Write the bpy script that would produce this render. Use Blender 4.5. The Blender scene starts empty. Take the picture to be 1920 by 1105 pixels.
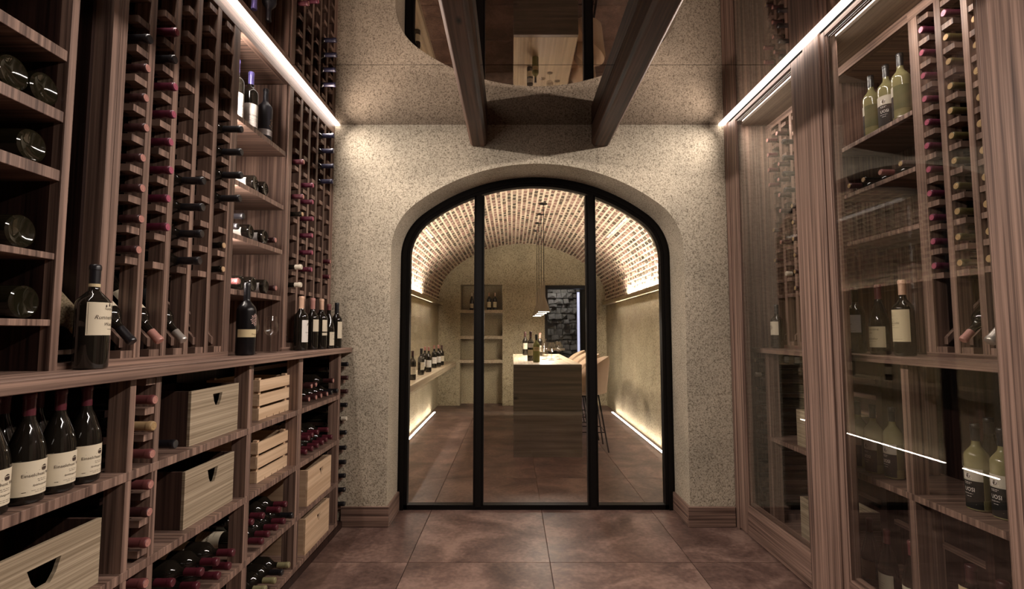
import bpy, math, random
from mathutils import Vector, Matrix
from mathutils.geometry import tessellate_polygon
random.seed(7)
R = math.radians
PI = math.pi
C = bpy.context.scene.collection

# ------------------------------------------------------------------ camera, world, exposure
H = 1.25                                     # eye height
cam_d = bpy.data.cameras.new('camera'); cam_d.sensor_width = 36.0; cam_d.lens = 18.0
cam_d.clip_start = 0.05; cam_d.clip_end = 60
cam = bpy.data.objects.new('camera', cam_d); C.objects.link(cam)
cam.location = (0, 0, H); cam.rotation_euler = (R(90) + math.atan(70 / 960), 0, 0)
sc = bpy.context.scene
sc.camera = cam
w = bpy.data.worlds.new('world'); sc.world = w; w.use_nodes = True
w.node_tree.nodes['Background'].inputs[0].default_value = (0.02, 0.017, 0.015, 1)
w.node_tree.nodes['Background'].inputs[1].default_value = 0.2
sc.view_settings.view_transform = 'Standard'; sc.view_settings.look = 'None'
sc.view_settings.exposure = 0.0; sc.view_settings.gamma = 1.0
sc.view_settings.use_curve_mapping = False
sc.cycles.max_bounces = 9; sc.cycles.diffuse_bounces = 2; sc.cycles.glossy_bounces = 5
sc.cycles.transparent_max_bounces = 24; sc.cycles.transmission_bounces = 6
sc.cycles.sample_clamp_indirect = 3.0; sc.cycles.sample_clamp_direct = 0
sc.cycles.caustics_reflective = False; sc.cycles.caustics_refractive = False
sc.cycles.use_denoising = True
# lamp strengths (radiance of the emitting faces)
L_CEIL = 8; P_CEIL = 47; SPREAD = 124; TILT = (52, 54); L_SOFF = 3; P_SOFF = 4.5; L_FLOOR = 52; L_COVE = 470; L_WASH = 230; L_PEND = 330; L_JAMB = 0.9; L_SHELF = 120
WHITE = (1.0, 0.88, 0.79); WARM = (1.0, 0.88, 0.75); WARMW = (1.0, 0.88, 0.74)

# ------------------------------------------------------------------ materials
def mat_new(name):
    m = bpy.data.materials.new(name); m.use_nodes = True
    return m, m.node_tree.nodes, m.node_tree.links, m.node_tree.nodes['Principled BSDF']
def plain(name, col, rough=0.5, metal=0.0, spec=0.5):
    m, n, l, p = mat_new(name)
    p.inputs['Base Color'].default_value = (*col, 1); p.inputs['Roughness'].default_value = rough
    p.inputs['Metallic'].default_value = metal; p.inputs['Specular IOR Level'].default_value = spec
    return m
def emit(name, col, s):
    m, n, l, p = mat_new(name)
    p.inputs['Base Color'].default_value = (*col, 1)
    p.inputs['Emission Color'].default_value = (*col, 1); p.inputs['Emission Strength'].default_value = s
    return m
def node(n, t, **kw):
    x = n.new(t)
    for k, v in kw.items(): setattr(x, k, v)
    return x
def ramp(n, stops):
    r = n.new('ShaderNodeValToRGB'); e = r.color_ramp.elements
    while len(e) < len(stops): e.new(0.5)
    for i, (p, c) in enumerate(stops): e[i].position = p; e[i].color = (*c, 1)
    return r
def wood(name, axis, dark, light, rough=0.42, sc_=1.0, knots=0.0):
    """striped veneer; the grain runs along axis"""
    m, n, l, p = mat_new(name)
    tc = n.new('ShaderNodeTexCoord'); oi = n.new('ShaderNodeObjectInfo')
    ad = node(n, 'ShaderNodeVectorMath', operation='MULTIPLY_ADD')
    l.new(oi.outputs['Random'], ad.inputs[0]); ad.inputs[1].default_value = (7.3, 11.1, 5.7)
    l.new(tc.outputs['Object'], ad.inputs[2])
    def layer(cross, along, det, dist=0.0):
        mp = n.new('ShaderNodeMapping'); s = [cross * sc_] * 3
        for ch in axis: s['xyz'.index(ch)] = along
        mp.inputs['Scale'].default_value = s; l.new(ad.outputs[0], mp.inputs['Vector'])
        t = n.new('ShaderNodeTexNoise'); t.inputs['Scale'].default_value = 1; t.inputs['Detail'].default_value = det; t.inputs['Roughness'].default_value = 0.62
        t.inputs['Distortion'].default_value = dist
        l.new(mp.outputs[0], t.inputs['Vector']); return t.outputs['Fac']
    a = layer(75, 0.9, 7, 0.15)
    r = ramp(n, [(0.33, dark), (0.50, tuple(x * 0.5 + y * 0.5 for x, y in zip(dark, light))), (0.64, light)])
    l.new(a, r.inputs[0]); out = r.outputs[0]
    if knots:
        v = n.new('ShaderNodeTexVoronoi'); v.inputs['Scale'].default_value = 1
        mp = n.new('ShaderNodeMapping'); s = [7 * knots] * 3; s['xyz'.index(axis[0])] = 3.2 * knots
        mp.inputs['Scale'].default_value = s; l.new(ad.outputs[0], mp.inputs['Vector']); l.new(mp.outputs[0], v.inputs['Vector'])
        kr = ramp(n, [(0.03, (1, 1, 1)), (0.12, (0, 0, 0))]); l.new(v.outputs['Distance'], kr.inputs[0])
        mx = node(n, 'ShaderNodeMix', data_type='RGBA'); l.new(kr.outputs[0], mx.inputs[0]); l.new(out, mx.inputs[6])
        mx.inputs[7].default_value = (*[q * 0.35 for q in dark], 1); out = mx.outputs[2]
    l.new(out, p.inputs['Base Color']); p.inputs['Roughness'].default_value = rough
    p.inputs['Specular IOR Level'].default_value = 0.35
    return m
WD, WL = (0.046, 0.025, 0.020), (0.335, 0.216, 0.166)
wood_z = wood('walnut_upright', 'z', WD, WL); wood_y = wood('walnut_long', 'y', WD, WL); wood_x = wood('walnut_shelf', 'xz', WD, WL); wood_h = wood('walnut_board', 'x', WD, WL)
DD, DL = (0.007, 0.0032, 0.0027), (0.046, 0.022, 0.017)  # walnut tones darkened so the colour carries the shade of the recesses
shaded_z = wood('walnut_shaded_upright', 'z', DD, DL); shaded_x = wood('walnut_shaded_shelf', 'xz', DD, DL)
beam_w = wood('beam_timber', 'y', (0.014, 0.007, 0.0055), (0.150, 0.078, 0.050), 0.5, 0.45, 1.0)
crate_w = wood('oak_veneer_box', 'yx', (0.20, 0.15, 0.095), (0.46, 0.37, 0.262), 0.6, 2.0)
crate_s = wood('dark_box_side', 'z', (0.022, 0.010, 0.008), (0.085, 0.045, 0.033), 0.6)
pine_y = wood('pine_slat', 'y', (0.50, 0.33, 0.20), (0.74, 0.54, 0.36), 0.6, 0.5)
pine_x = wood('pine_side', 'x', (0.42, 0.27, 0.17), (0.62, 0.44, 0.29), 0.6, 0.5)
table_w = wood('spruce_board', 'x', (0.070, 0.054, 0.034), (0.145, 0.114, 0.078), 0.5, 0.4, 0.8)
shelf_w = wood('spruce_shelf', 'y', (0.34, 0.26, 0.17), (0.56, 0.46, 0.32), 0.5, 0.5)

def plaster(name, c0, c1, c2, sp=1.0):
    m, n, l, p = mat_new(name)
    tc = n.new('ShaderNodeTexCoord')
    a = n.new('ShaderNodeTexNoise'); a.inputs['Scale'].default_value = 105 * sp; a.inputs['Detail'].default_value = 3; a.inputs['Roughness'].default_value = 0.65
    b = n.new('ShaderNodeTexNoise'); b.inputs['Scale'].default_value = 3.2; b.inputs['Detail'].default_value = 3
    for t in (a, b): l.new(tc.outputs['Object'], t.inputs['Vector'])
    r = ramp(n, [(0.33, c0), (0.47, c1), (0.66, c2)]); l.new(a.outputs['Fac'], r.inputs[0])
    r2 = ramp(n, [(0.3, (0.80, 0.80, 0.79)), (0.7, (1.05, 1.04, 1.02))]); l.new(b.outputs['Fac'], r2.inputs[0])
    mx = node(n, 'ShaderNodeMix', data_type='RGBA', blend_type='MULTIPLY'); mx.inputs[0].default_value = 1
    l.new(r.outputs[0], mx.inputs[6]); l.new(r2.outputs[0], mx.inputs[7]); l.new(mx.outputs[2], p.inputs['Base Color'])
    p.inputs['Roughness'].default_value = 0.9; p.inputs['Specular IOR Level'].default_value = 0.15
    bp = n.new('ShaderNodeBump'); bp.inputs['Strength'].default_value = 0.55; bp.inputs['Distance'].default_value = 0.004
    l.new(a.outputs['Fac'], bp.inputs['Height']); l.new(bp.outputs[0], p.inputs['Normal'])
    return m
plast = plaster('sponged_plaster', (0.16, 0.135, 0.10), (0.48, 0.415, 0.32), (0.66, 0.585, 0.465), 1.2)
plast2 = plaster('tasting_plaster', (0.20, 0.165, 0.105), (0.46, 0.39, 0.265), (0.58, 0.50, 0.35), 0.65)

def tile_mat():
    m, n, l, p = mat_new('rust_porcelain')
    tc = n.new('ShaderNodeTexCoord'); oi = n.new('ShaderNodeObjectInfo')
    ad = node(n, 'ShaderNodeVectorMath', operation='MULTIPLY_ADD'); l.new(oi.outputs['Random'], ad.inputs[0]); ad.inputs[1].default_value = (17, 23, 3)
    l.new(tc.outputs['Object'], ad.inputs[2])
    a = n.new('ShaderNodeTexNoise'); a.inputs['Scale'].default_value = 3.0; a.inputs['Detail'].default_value = 8; a.inputs['Roughness'].default_value = 0.62; a.inputs['Distortion'].default_value = 0.6
    b = n.new('ShaderNodeTexNoise'); b.inputs['Scale'].default_value = 42; b.inputs['Detail'].default_value = 5
    for t in (a, b): l.new(ad.outputs[0], t.inputs['Vector'])
    ma = node(n, 'ShaderNodeMath', operation='MULTIPLY_ADD'); l.new(b.outputs['Fac'], ma.inputs[0]); ma.inputs[1].default_value = 0.35; l.new(a.outputs['Fac'], ma.inputs[2])
    r = ramp(n, [(0.50, (0.050, 0.027, 0.022)), (0.68, (0.125, 0.074, 0.060)), (0.86, (0.245, 0.158, 0.125))]); l.new(ma.outputs[0], r.inputs[0])
    l.new(r.outputs[0], p.inputs['Base Color']); p.inputs['Roughness'].default_value = 0.42; p.inputs['Specular IOR Level'].default_value = 0.4
    return m
tile_m = tile_mat(); grout_m = plain('grout', (0.42, 0.33, 0.26), 0.9)

def brick_mat():
    m, n, l, p = mat_new('limewashed_brick')
    oi = n.new('ShaderNodeObjectInfo'); g = n.new('ShaderNodeNewGeometry'); tc = n.new('ShaderNodeTexCoord')
    ad = node(n, 'ShaderNodeMath', operation='ADD'); l.new(oi.outputs['Random'], ad.inputs[0]); l.new(g.outputs['Random Per Island'], ad.inputs[1])
    fr = node(n, 'ShaderNodeMath', operation='FRACT'); l.new(ad.outputs[0], fr.inputs[0])
    r = ramp(n, [(0.0, (0.050, 0.042, 0.030)), (0.34, (0.095, 0.068, 0.050)), (0.5, (0.20, 0.115, 0.092)), (0.75, (0.30, 0.17, 0.14)), (1.0, (0.34, 0.235, 0.185))]); l.new(fr.outputs[0], r.inputs[0])
    t = n.new('ShaderNodeTexNoise'); t.inputs['Scale'].default_value = 55; t.inputs['Detail'].default_value = 5; l.new(g.outputs['Position'], t.inputs['Vector'])
    tr = ramp(n, [(0.50, (0, 0, 0)), (0.66, (1, 1, 1))]); l.new(t.outputs['Fac'], tr.inputs[0])
    hm = node(n, 'ShaderNodeMath', operation='MULTIPLY'); l.new(tr.outputs[0], hm.inputs[0]); hm.inputs[1].default_value = 0.42
    mx = node(n, 'ShaderNodeMix', data_type='RGBA'); l.new(hm.outputs[0], mx.inputs[0]); l.new(r.outputs[0], mx.inputs[6]); mx.inputs[7].default_value = (0.48, 0.36, 0.27, 1)
    l.new(mx.outputs[2], p.inputs['Base Color']); p.inputs['Roughness'].default_value = 0.9; p.inputs['Specular IOR Level'].default_value = 0.15
    bp = n.new('ShaderNodeBump'); bp.inputs['Strength'].default_value = 0.5; bp.inputs['Distance'].default_value = 0.004
    l.new(t.outputs['Fac'], bp.inputs['Height']); l.new(bp.outputs[0], p.inputs['Normal'])
    return m
brick_m = brick_mat(); mortar_m = plaster('lime_mortar', (0.60, 0.49, 0.36), (0.78, 0.66, 0.50), (0.82, 0.71, 0.55), 0.5)
stone_m = plaster('slate_stone', (0.05, 0.048, 0.046), (0.15, 0.146, 0.138), (0.34, 0.33, 0.315), 0.25)

def thin_glass(name, tint=(0.93, 0.93, 0.91), f0=0.04, boost=1.0):
    m, n, l, p = mat_new(name); n.remove(p); out = n['Material Output']
    g = n.new('ShaderNodeNewGeometry')
    dt = node(n, 'ShaderNodeVectorMath', operation='DOT_PRODUCT'); l.new(g.outputs['Normal'], dt.inputs[0]); l.new(g.outputs['Incoming'], dt.inputs[1])
    ab = node(n, 'ShaderNodeMath', operation='ABSOLUTE'); l.new(dt.outputs['Value'], ab.inputs[0])
    om = node(n, 'ShaderNodeMath', operation='SUBTRACT'); om.inputs[0].default_value = 1; l.new(ab.outputs[0], om.inputs[1])
    pw = node(n, 'ShaderNodeMath', operation='POWER'); l.new(om.outputs[0], pw.inputs[0]); pw.inputs[1].default_value = 5
    ma = node(n, 'ShaderNodeMath', operation='MULTIPLY_ADD'); l.new(pw.outputs[0], ma.inputs[0]); ma.inputs[1].default_value = 1 - f0; ma.inputs[2].default_value = f0 * boost
    ma.use_clamp = True
    t = n.new('ShaderNodeBsdfTransparent'); t.inputs[0].default_value = (*tint, 1)
    gl = n.new('ShaderNodeBsdfGlossy'); gl.inputs['Roughness'].default_value = 0.0; gl.inputs[0].default_value = (1, 1, 1, 1)
    mx = n.new('ShaderNodeMixShader'); l.new(ma.outputs[0], mx.inputs[0]); l.new(t.outputs[0], mx.inputs[1]); l.new(gl.outputs[0], mx.inputs[2])
    l.new(mx.outputs[0], out.inputs[0]); return m
pane_m = thin_glass('pane_glass', (0.95, 0.95, 0.94), 0.04, 1.45); stem_m = thin_glass('stemware_glass', (0.95, 0.94, 0.93), 0.09, 1.6)
mirror_m = plain('mirror_ceiling', (0.44, 0.385, 0.36), 0.012, 1.0)
black_m = plain('black_steel', (0.0045, 0.0035, 0.003), 0.5, 0, 0.2)
blackg_m = plain('dark_void', (0.006, 0.005, 0.005), 0.9)
led_ceil = emit('led_ceiling', WHITE, L_CEIL); led_floor = emit('led_floor', WHITE, L_FLOOR); led_cove = emit('led_cove', WARM, L_COVE)
led_wash = emit('led_wash', WARM, L_WASH); led_pend = emit('led_pendant', WARMW, L_PEND); led_jamb = emit('led_jamb', (0.72, 0.74, 1.0), L_JAMB)
led_shelf = emit('led_shelf', WHITE, L_SHELF); shade_m = plain('taupe_metal', (0.20, 0.165, 0.12), 0.4, 0.0)
fabric_m = plain('beige_upholstery', (0.50, 0.36, 0.25), 0.85, 0, 0.2)
soff_m = wood('soffit_board', 'y', (0.10, 0.072, 0.05), (0.22, 0.165, 0.12), 0.5)
# bottles
gl_dark = plain('dark_bottle_glass', (0.010, 0.008, 0.006), 0.06, 0, 0.6)
gl_matt = plain('matt_black_bottle', (0.022, 0.022, 0.028), 0.42, 0, 0.4)
gl_mattb = plain('satin_black_bottle', (0.006, 0.005, 0.006), 0.28, 0, 0.3)
gl_white = plain('yellow_wine_glass', (0.20, 0.178, 0.085), 0.10, 0, 0.6)
gl_green = plain('green_wine_glass', (0.16, 0.17, 0.05), 0.10, 0, 0.6)
CAP = {k: plain('capsule_' + k, c, r, mtl) for k, (c, r, mtl) in dict(
    maroon=((0.085, 0.014, 0.022), 0.35, 0.1), crimson=((0.090, 0.012, 0.028), 0.33, 0.1), brown=((0.045, 0.015, 0.015), 0.36, 0.1),
    black=((0.010, 0.009, 0.011), 0.30, 0), navy=((0.018, 0.017, 0.045), 0.33, 0), rose=((0.42, 0.20, 0.165), 0.42, 0.1), peach=((0.62, 0.39, 0.27), 0.42, 0.1),
    red=((0.15, 0.045, 0.045), 0.40, 0.1), olive=((0.075, 0.060, 0.020), 0.38, 0.1), tan=((0.40, 0.27, 0.14), 0.45, 0), plum=((0.085, 0.015, 0.033), 0.3, 0.1),
    violet=((0.20, 0.17, 0.50), 0.28, 0.5), cream=((0.60, 0.53, 0.42), 0.5, 0), silver=((0.50, 0.46, 0.42), 0.32, 0.7), khaki=((0.26, 0.23, 0.12), 0.45, 0),
    disc_rose=((0.52, 0.25, 0.21), 0.35, 0.3), disc_gold=((0.50, 0.34, 0.17), 0.35, 0.4), disc_pink=((0.42, 0.10, 0.16), 0.35, 0.2), cork=((0.50, 0.33, 0.19), 0.8, 0)).items()}
PAPER = {k: plain('paper_' + k, c, 0.7, 0, 0.2) for k, c in dict(cream=(0.66, 0.58, 0.44), white=(0.72, 0.68, 0.63), ivory=(0.66, 0.56, 0.37), grey=(0.56, 0.53, 0.52), black=(0.012, 0.011, 0.010), olive=(0.10, 0.095, 0.04), gold=(0.58, 0.47, 0.28), sky=(0.50, 0.45, 0.37)).items()}
INK = {k: plain('ink_' + k, c, 0.7, 0, 0.2) for k, c in dict(dark=(0.05, 0.032, 0.025), white=(0.75, 0.70, 0.66), pink=(0.62, 0.42, 0.38), orange=(0.52, 0.30, 0.17), glassy=(0.20, 0.178, 0.085), red=(0.3, 0.10, 0.08)).items()}
burlap_m = plaster('burlap', (0.10, 0.075, 0.045), (0.26, 0.20, 0.13), (0.38, 0.31, 0.20), 2.0)

# ------------------------------------------------------------------ geometry helpers
class MB:
    def __init__(s): s.v = []; s.f = []
    def add(s, v, f):
        o = len(s.v); s.v += [tuple(q) for q in v]; s.f += [tuple(i + o for i in q) for q in f]; return s
    def box(s, x0, x1, y0, y1, z0, z1):
        return s.add([(x, y, z) for x in (x0, x1) for y in (y0, y1) for z in (z0, z1)],
                     [(0, 1, 3, 2), (4, 6, 7, 5), (0, 4, 5, 1), (2, 3, 7, 6), (0, 2, 6, 4), (1, 5, 7, 3)])
    def lathe(s, prof, seg=20, o=(0, 0, 0), ax='z'):
        v = []; f = []; n = len(prof)
        for (r, z) in prof:
            for k in range(seg):
                a = 2 * PI * k / seg; x, y = r * math.cos(a), r * math.sin(a)
                q = {'z': (x, y, z), 'x': (z, x, y), 'y': (y, z, x)}[ax]
                v.append((q[0] + o[0], q[1] + o[1], q[2] + o[2]))
        for i in range(n - 1):
            for k in range(seg):
                k2 = (k + 1) % seg
                f.append((i * seg + k, i * seg + k2, (i + 1) * seg + k2, (i + 1) * seg + k))
        return s.add(v, f)
    def tube(s, pts, r, seg=6):
        pts = [Vector(p) for p in pts]; v = []; f = []
        for i, p in enumerate(pts):
            d = (pts[min(i + 1, len(pts) - 1)] - pts[max(i - 1, 0)]).normalized()
            u = d.cross(Vector((0, 0, 1)) if abs(d.z) < 0.9 else Vector((1, 0, 0))).normalized(); q = d.cross(u)
            for k in range(seg):
                a = 2 * PI * k / seg; v.append(p + u * math.cos(a) * r + q * math.sin(a) * r)
        for i in range(len(pts) - 1):
            for k in range(seg):
                k2 = (k + 1) % seg; f.append((i * seg + k, i * seg + k2, (i + 1) * seg + k2, (i + 1) * seg + k))
        f.append(tuple(range(seg))[::-1]); f.append(tuple((len(pts) - 1) * seg + k for k in range(seg)))
        return s.add(v, f)
    def slab(s, loops, w0, w1, to3):
        """polygon (first loop) with holes, extruded from w0 to w1; to3(u, v, w) gives the point"""
        tri = tessellate_polygon([[Vector((a, b, 0)) for a, b in lp] for lp in loops])
        flat = [q for lp in loops for q in lp]; n = len(flat)
        v = [to3(a, b, w0) for a, b in flat] + [to3(a, b, w1) for a, b in flat]
        f = [tuple(t) for t in tri] + [tuple(i + n for i in t[::-1]) for t in tri]; o = 0
        for lp in loops:
            m = len(lp)
            for i in range(m):
                j = (i + 1) % m; f.append((o + i, o + j, o + j + n, o + i + n))
            o += m
        return s.add(v, f)
    def mesh(s, name, m, smooth=None, at=(0, 0, 0)):
        me = bpy.data.meshes.new(name)
        me.from_pydata([(a - at[0], b - at[1], c - at[2]) for a, b, c in s.v], [], s.f); me.validate()
        import bmesh
        bm = bmesh.new(); bm.from_mesh(me); bmesh.ops.remove_doubles(bm, verts=bm.verts, dist=1e-6); bmesh.ops.recalc_face_normals(bm, faces=bm.faces); bm.to_mesh(me); bm.free()
        me.materials.append(m)
        if smooth:
            me.shade_smooth(); me.set_sharp_from_angle(angle=R(smooth))
        return me
    def build(s, name, m, parent=None, smooth=None, bevel=0, at=None, noclean=False):
        """one mesh object; vertices are given in world space, the root's place is taken off"""
        at = at if at is not None else (parent['_at'] if parent is not None and '_at' in parent else (0, 0, 0))
        o = bpy.data.objects.new(name, s.mesh(name, m, smooth, at)); C.objects.link(o)
        if parent is not None: o.parent = parent
        if bevel:
            b = o.modifiers.new('edge', 'BEVEL'); b.width = bevel; b.segments = 2; b.limit_method = 'ANGLE'
        return o
def tag(o, label=None, cat=None, group=None, kind=None):
    if label: o['label'] = label
    if cat: o['category'] = cat
    if group: o['group'] = group
    if kind: o['kind'] = kind
    return o
def thing(name, label, cat, loc=(0, 0, 0), group=None, rot=(0, 0, 0)):
    o = bpy.data.objects.new(name, None); C.objects.link(o); o.empty_display_size = 0.05
    o.location = loc; o.rotation_euler = rot; o['_at'] = loc
    return tag(o, label, cat, group)
def struct(name, mb, m, parent=None, **k):
    o = mb.build(name, m, parent, **k)
    if parent is None: o['kind'] = 'structure'
    return o
def copy_tree(o, parent=None):
    c = o.copy(); C.objects.link(c)
    if parent is not None: c.parent = parent
    for ch in list(o.children): copy_tree(ch, c)
    return c
def shared(name, me, parent, loc, rot=(0, 0, 0), scale=(1, 1, 1)):
    o = bpy.data.objects.new(name, me); C.objects.link(o); o.parent = parent
    at = parent['_at'] if parent is not None and '_at' in parent else (0, 0, 0)
    o.location = tuple(a - b for a, b in zip(loc, at)); o.rotation_euler = rot; o.scale = scale
    return o
ORD = ['first', 'second', 'third', 'fourth', 'fifth', 'sixth', 'seventh', 'eighth', 'ninth', 'tenth', 'eleventh', 'twelfth', 'thirteenth', 'fourteenth']
box = lambda *a: MB().box(*a)

# ------------------------------------------------------------------ lettering (flat print wrapped on labels)
_txt = {}
def text2d(s):
    if s not in _txt:
        cu = bpy.data.curves.new('print', 'FONT'); cu.body = s; cu.size = 1; cu.align_x = 'CENTER'; cu.resolution_u = 2
        o = bpy.data.objects.new('print', cu); C.objects.link(o)
        dg = bpy.context.evaluated_depsgraph_get(); me = bpy.data.meshes.new_from_object(o.evaluated_get(dg))
        _txt[s] = ([(q.co.x, q.co.y) for q in me.vertices], [tuple(p.vertices) for p in me.polygons])
        bpy.data.objects.remove(o); bpy.data.curves.remove(cu); bpy.data.meshes.remove(me)
    return _txt[s]
def quad2(x0, x1, y0, y1): return ([(x0, y0), (x1, y0), (x1, y1), (x0, y1)], [(0, 1, 2, 3)])
class Print:
    """collects flat shapes in label coordinates (metres; x to the right, y up)"""
    def __init__(s): s.v = []; s.f = []
    def add(s, vf, dx=0, dy=0, k=1, kx=None, shear=0):
        o = len(s.v); kx = kx or k
        s.v += [(x * kx + y * k * shear + dx, y * k + dy) for x, y in vf[0]]; s.f += [tuple(i + o for i in q) for q in vf[1]]; return s
    def text(s, t, dx, dy, size, shear=0, wide=1.0): return s.add(text2d(t), dx, dy, size, size * wide, shear)
    def bar(s, dx, dy, wd, ht=0.0011): return s.add(quad2(-wd / 2, wd / 2, 0, ht), dx, dy)
    def words(s, dx, dy, wd, ht=0.0014):
        x = -wd / 2
        while x < wd / 2:
            ln = random.uniform(0.004, 0.009); s.add(quad2(x, min(x + ln, wd / 2), 0, ht), dx, dy); x += ln + 0.0018
        return s
    def poly(s, pts, dx=0, dy=0, k=1): return s.add((pts, [tuple(range(len(pts)))]), dx, dy, k)
    def ring(s, dx, dy, r, wd, n=18):
        for i in range(n):
            a, b = 2 * PI * i / n, 2 * PI * (i + 1) / n
            s.poly([(dx + q * math.cos(t), dy + q * math.sin(t)) for q, t in ((r, a), (r, b), (r - wd, b), (r - wd, a))])
        return s
    def sun(s, dx, dy, r):
        s.ring(dx, dy, r * 0.62, r * 0.06)
        for i in range(18):
            a = 2 * PI * i / 18; ln = 1.0 if i % 2 else 0.86
            s.poly([(dx + q * r * math.cos(a + d), dy + q * r * math.sin(a + d)) for q, d in ((0.68, -0.05), (ln * 0.9, -0.09), (ln, 0), (ln * 0.9, 0.09), (0.68, 0.05))])
        for i in range(9):
            a = i * 2.4; q = r * 0.45 * math.sqrt((i + 0.5) / 9); s.ring(dx + q * math.cos(a), dy + q * math.sin(a), r * 0.12, r * 0.045, 7)
        return s
    def castle(s, dx, dy, k):
        s.poly([(-0.12, 0.1), (0.12, 0.1), (0.0, 0.62)], dx, dy, k)
        for x in (-0.5, 0.34): s.poly([(x, 0.0), (x + 0.16, 0), (x + 0.16, 0.18), (x + 0.08, 0.30), (x, 0.18)], dx, dy, k)
        s.add(quad2(-0.5, 0.5, -0.03, 0.02), dx, dy, k)
        for i in range(6): s.ring(dx + (i - 2.5) * 0.19 * k, dy - (0.16 + 0.06 * (i % 2)) * k, 0.10 * k, 0.03 * k, 7)
        return s
    def crest(s, dx, dy, k):
        s.poly([(-0.42, -0.4), (0.42, -0.4), (0.48, 0.05), (0.3, 0.2), (-0.3, 0.2), (-0.48, 0.05)], dx, dy, k); s.ring(dx, dy + 0.02 * k, 0.55 * k, 0.06 * k)
        s.poly([(-0.4, 0.3), (0.4, 0.3), (0, 0.62)], dx, dy, k); return s
    def sprig(s, dx, dy, k, n=26, sx=0.35):
        rr = random.Random(3)
        for i in range(n):
            x, y = rr.gauss(0, sx), rr.gauss(0, 0.42); a = rr.random() * 6; q = rr.uniform(0.05, 0.13)
            s.poly([(x + q * math.cos(a), y + q * math.sin(a)), (x + q * 0.5 * math.cos(a + 1.6), y + q * 0.5 * math.sin(a + 1.6)), (x - q * math.cos(a), y - q * math.sin(a)), (x + q * 0.5 * math.cos(a - 1.6), y + q * 0.5 * math.sin(a - 1.6))], dx, dy, k)
        return s
    def wrap(s, r, ang, z0):
        mb = MB(); mb.v = [(r * math.cos(ang + x / r), r * math.sin(ang + x / r), z0 + y) for x, y in s.v]; mb.f = list(s.f); return mb
def patch(r, ang, wd, z0, z1, n=14):
    v = []; f = []
    for i in range(n + 1):
        a = ang + (i / n - 0.5) * wd / r
        v += [(r * math.cos(a), r * math.sin(a), z0), (r * math.cos(a), r * math.sin(a), z1)]
    f = [(2 * i, 2 * i + 2, 2 * i + 3, 2 * i + 1) for i in range(n)]
    return MB().add(v, f)

# ------------------------------------------------------------------ bottles
def profile(shape, r, h):
    rn = 0.0126 * (h / 0.30) ** 0.5 if shape != 'champ' else r * 0.40
    if shape == 'bdx':
        p = [(r, .60), (r * .985, .625), (r * .91, .655), (r * .74, .685), (r * .56, .712), (rn * 1.15, .745), (rn * 1.02, .78)]
    elif shape == 'bur':
        p = [(r, .40), (r * .97, .46), (r * .87, .535), (r * .72, .61), (r * .56, .68), (rn * 1.22, .745), (rn * 1.03, .80)]
    else:
        p = [(r, .46), (r * .96, .52), (r * .82, .60), (r * .64, .68), (rn * 1.15, .76), (rn, .82)]
    return rn, [(0.0001, .006), (r * .55, .004), (r * .82, 0), (r * .97, .003), (r, .010)] + [(q, z * h) for q, z in p] + [(rn, .96 * h), (rn, .988 * h), (0.0001, .988 * h)]
PROTO = {}
SPEC = {}
def spec(k, shape='bdx', r=.0355, h=.30, glass=gl_dark, cap='maroon', disc=None, caplen=.20, label=None, paper=None, extra=None, cork=False):
    SPEC[k] = dict(shape=shape, r=r, h=h, glass=glass, cap=cap, disc=disc, caplen=caplen, label=label, extra=extra, cork=cork)
def bottle(k, loc, rot, label, group, name='wine_bottle', cat='bottle'):
    if k in PROTO:
        o = copy_tree(PROTO[k])
    else:
        s = SPEC[k]; r, h = s['r'], s['h']
        o = bpy.data.objects.new(name, None); C.objects.link(o); o.empty_display_size = 0.03; PROTO[k] = o
        rn, p = profile(s['shape'], r, h)
        MB().lathe(p, 24).build('glass_body', s['glass'], o, 40)
        rc = rn * 1.07; z0 = h * (1 - s['caplen'])
        if s['cork']:
            MB().lathe([(rn * .98, h * .93), (rn * 1.18, h * .932), (rn * 1.18, h * .965), (rn * .98, h * .967)], 18).build('lip', s['glass'], o, 40)
            MB().lathe([(0.0001, h * .955), (rn * .9, h * .955), (rn * .9, h * 1.0), (0.0001, h * 1.0)], 16).build('cork', CAP[s['cap']], o, 40)
        else:
            MB().lathe([(rc, z0), (rc * 1.01, h * .945), (rc * 1.10, h * .949), (rc * 1.10, h * .978), (rc * 1.02, h * .995), (rc * .9, h), (0.0001, h)], 20).build('capsule', CAP[s['cap']], o, 40)
            if s['disc']:
                MB().lathe([(rc * .86, h), (rc * .84, h + .0007), (rc * .62, h + .0007), (rc * .60, h + .0002), (rc * .42, h + .0002), (rc * .38, h + .0009), (0.0001, h + .0009)], 16).build('capsule_disc', CAP[s['disc']], o)
        for L in (s['label'] or []):
            # dict(paper, ang (deg), w, z0, z1, inks=[(ink, Print)])
            lab = patch(r + .0005, R(L['ang']), L['w'], L['z0'], L['z1']).build('paper_label', PAPER[L['paper']], o, 60)
            for ink, pr in L.get('inks', []):
                pr.wrap(r + .0009, R(L['ang']), L['z0']).build('lettering', INK[ink] if ink in INK else PAPER[ink], lab)
    o.location = (loc[0], loc[1], loc[2] + .0006); o.rotation_euler = rot
    return tag(o, label, cat, group)
RL, RR_, UP = (0, R(90), 0), (0, R(-90), 0), (0, 0, 0)      # neck towards the aisle on the left / right side, standing

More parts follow.
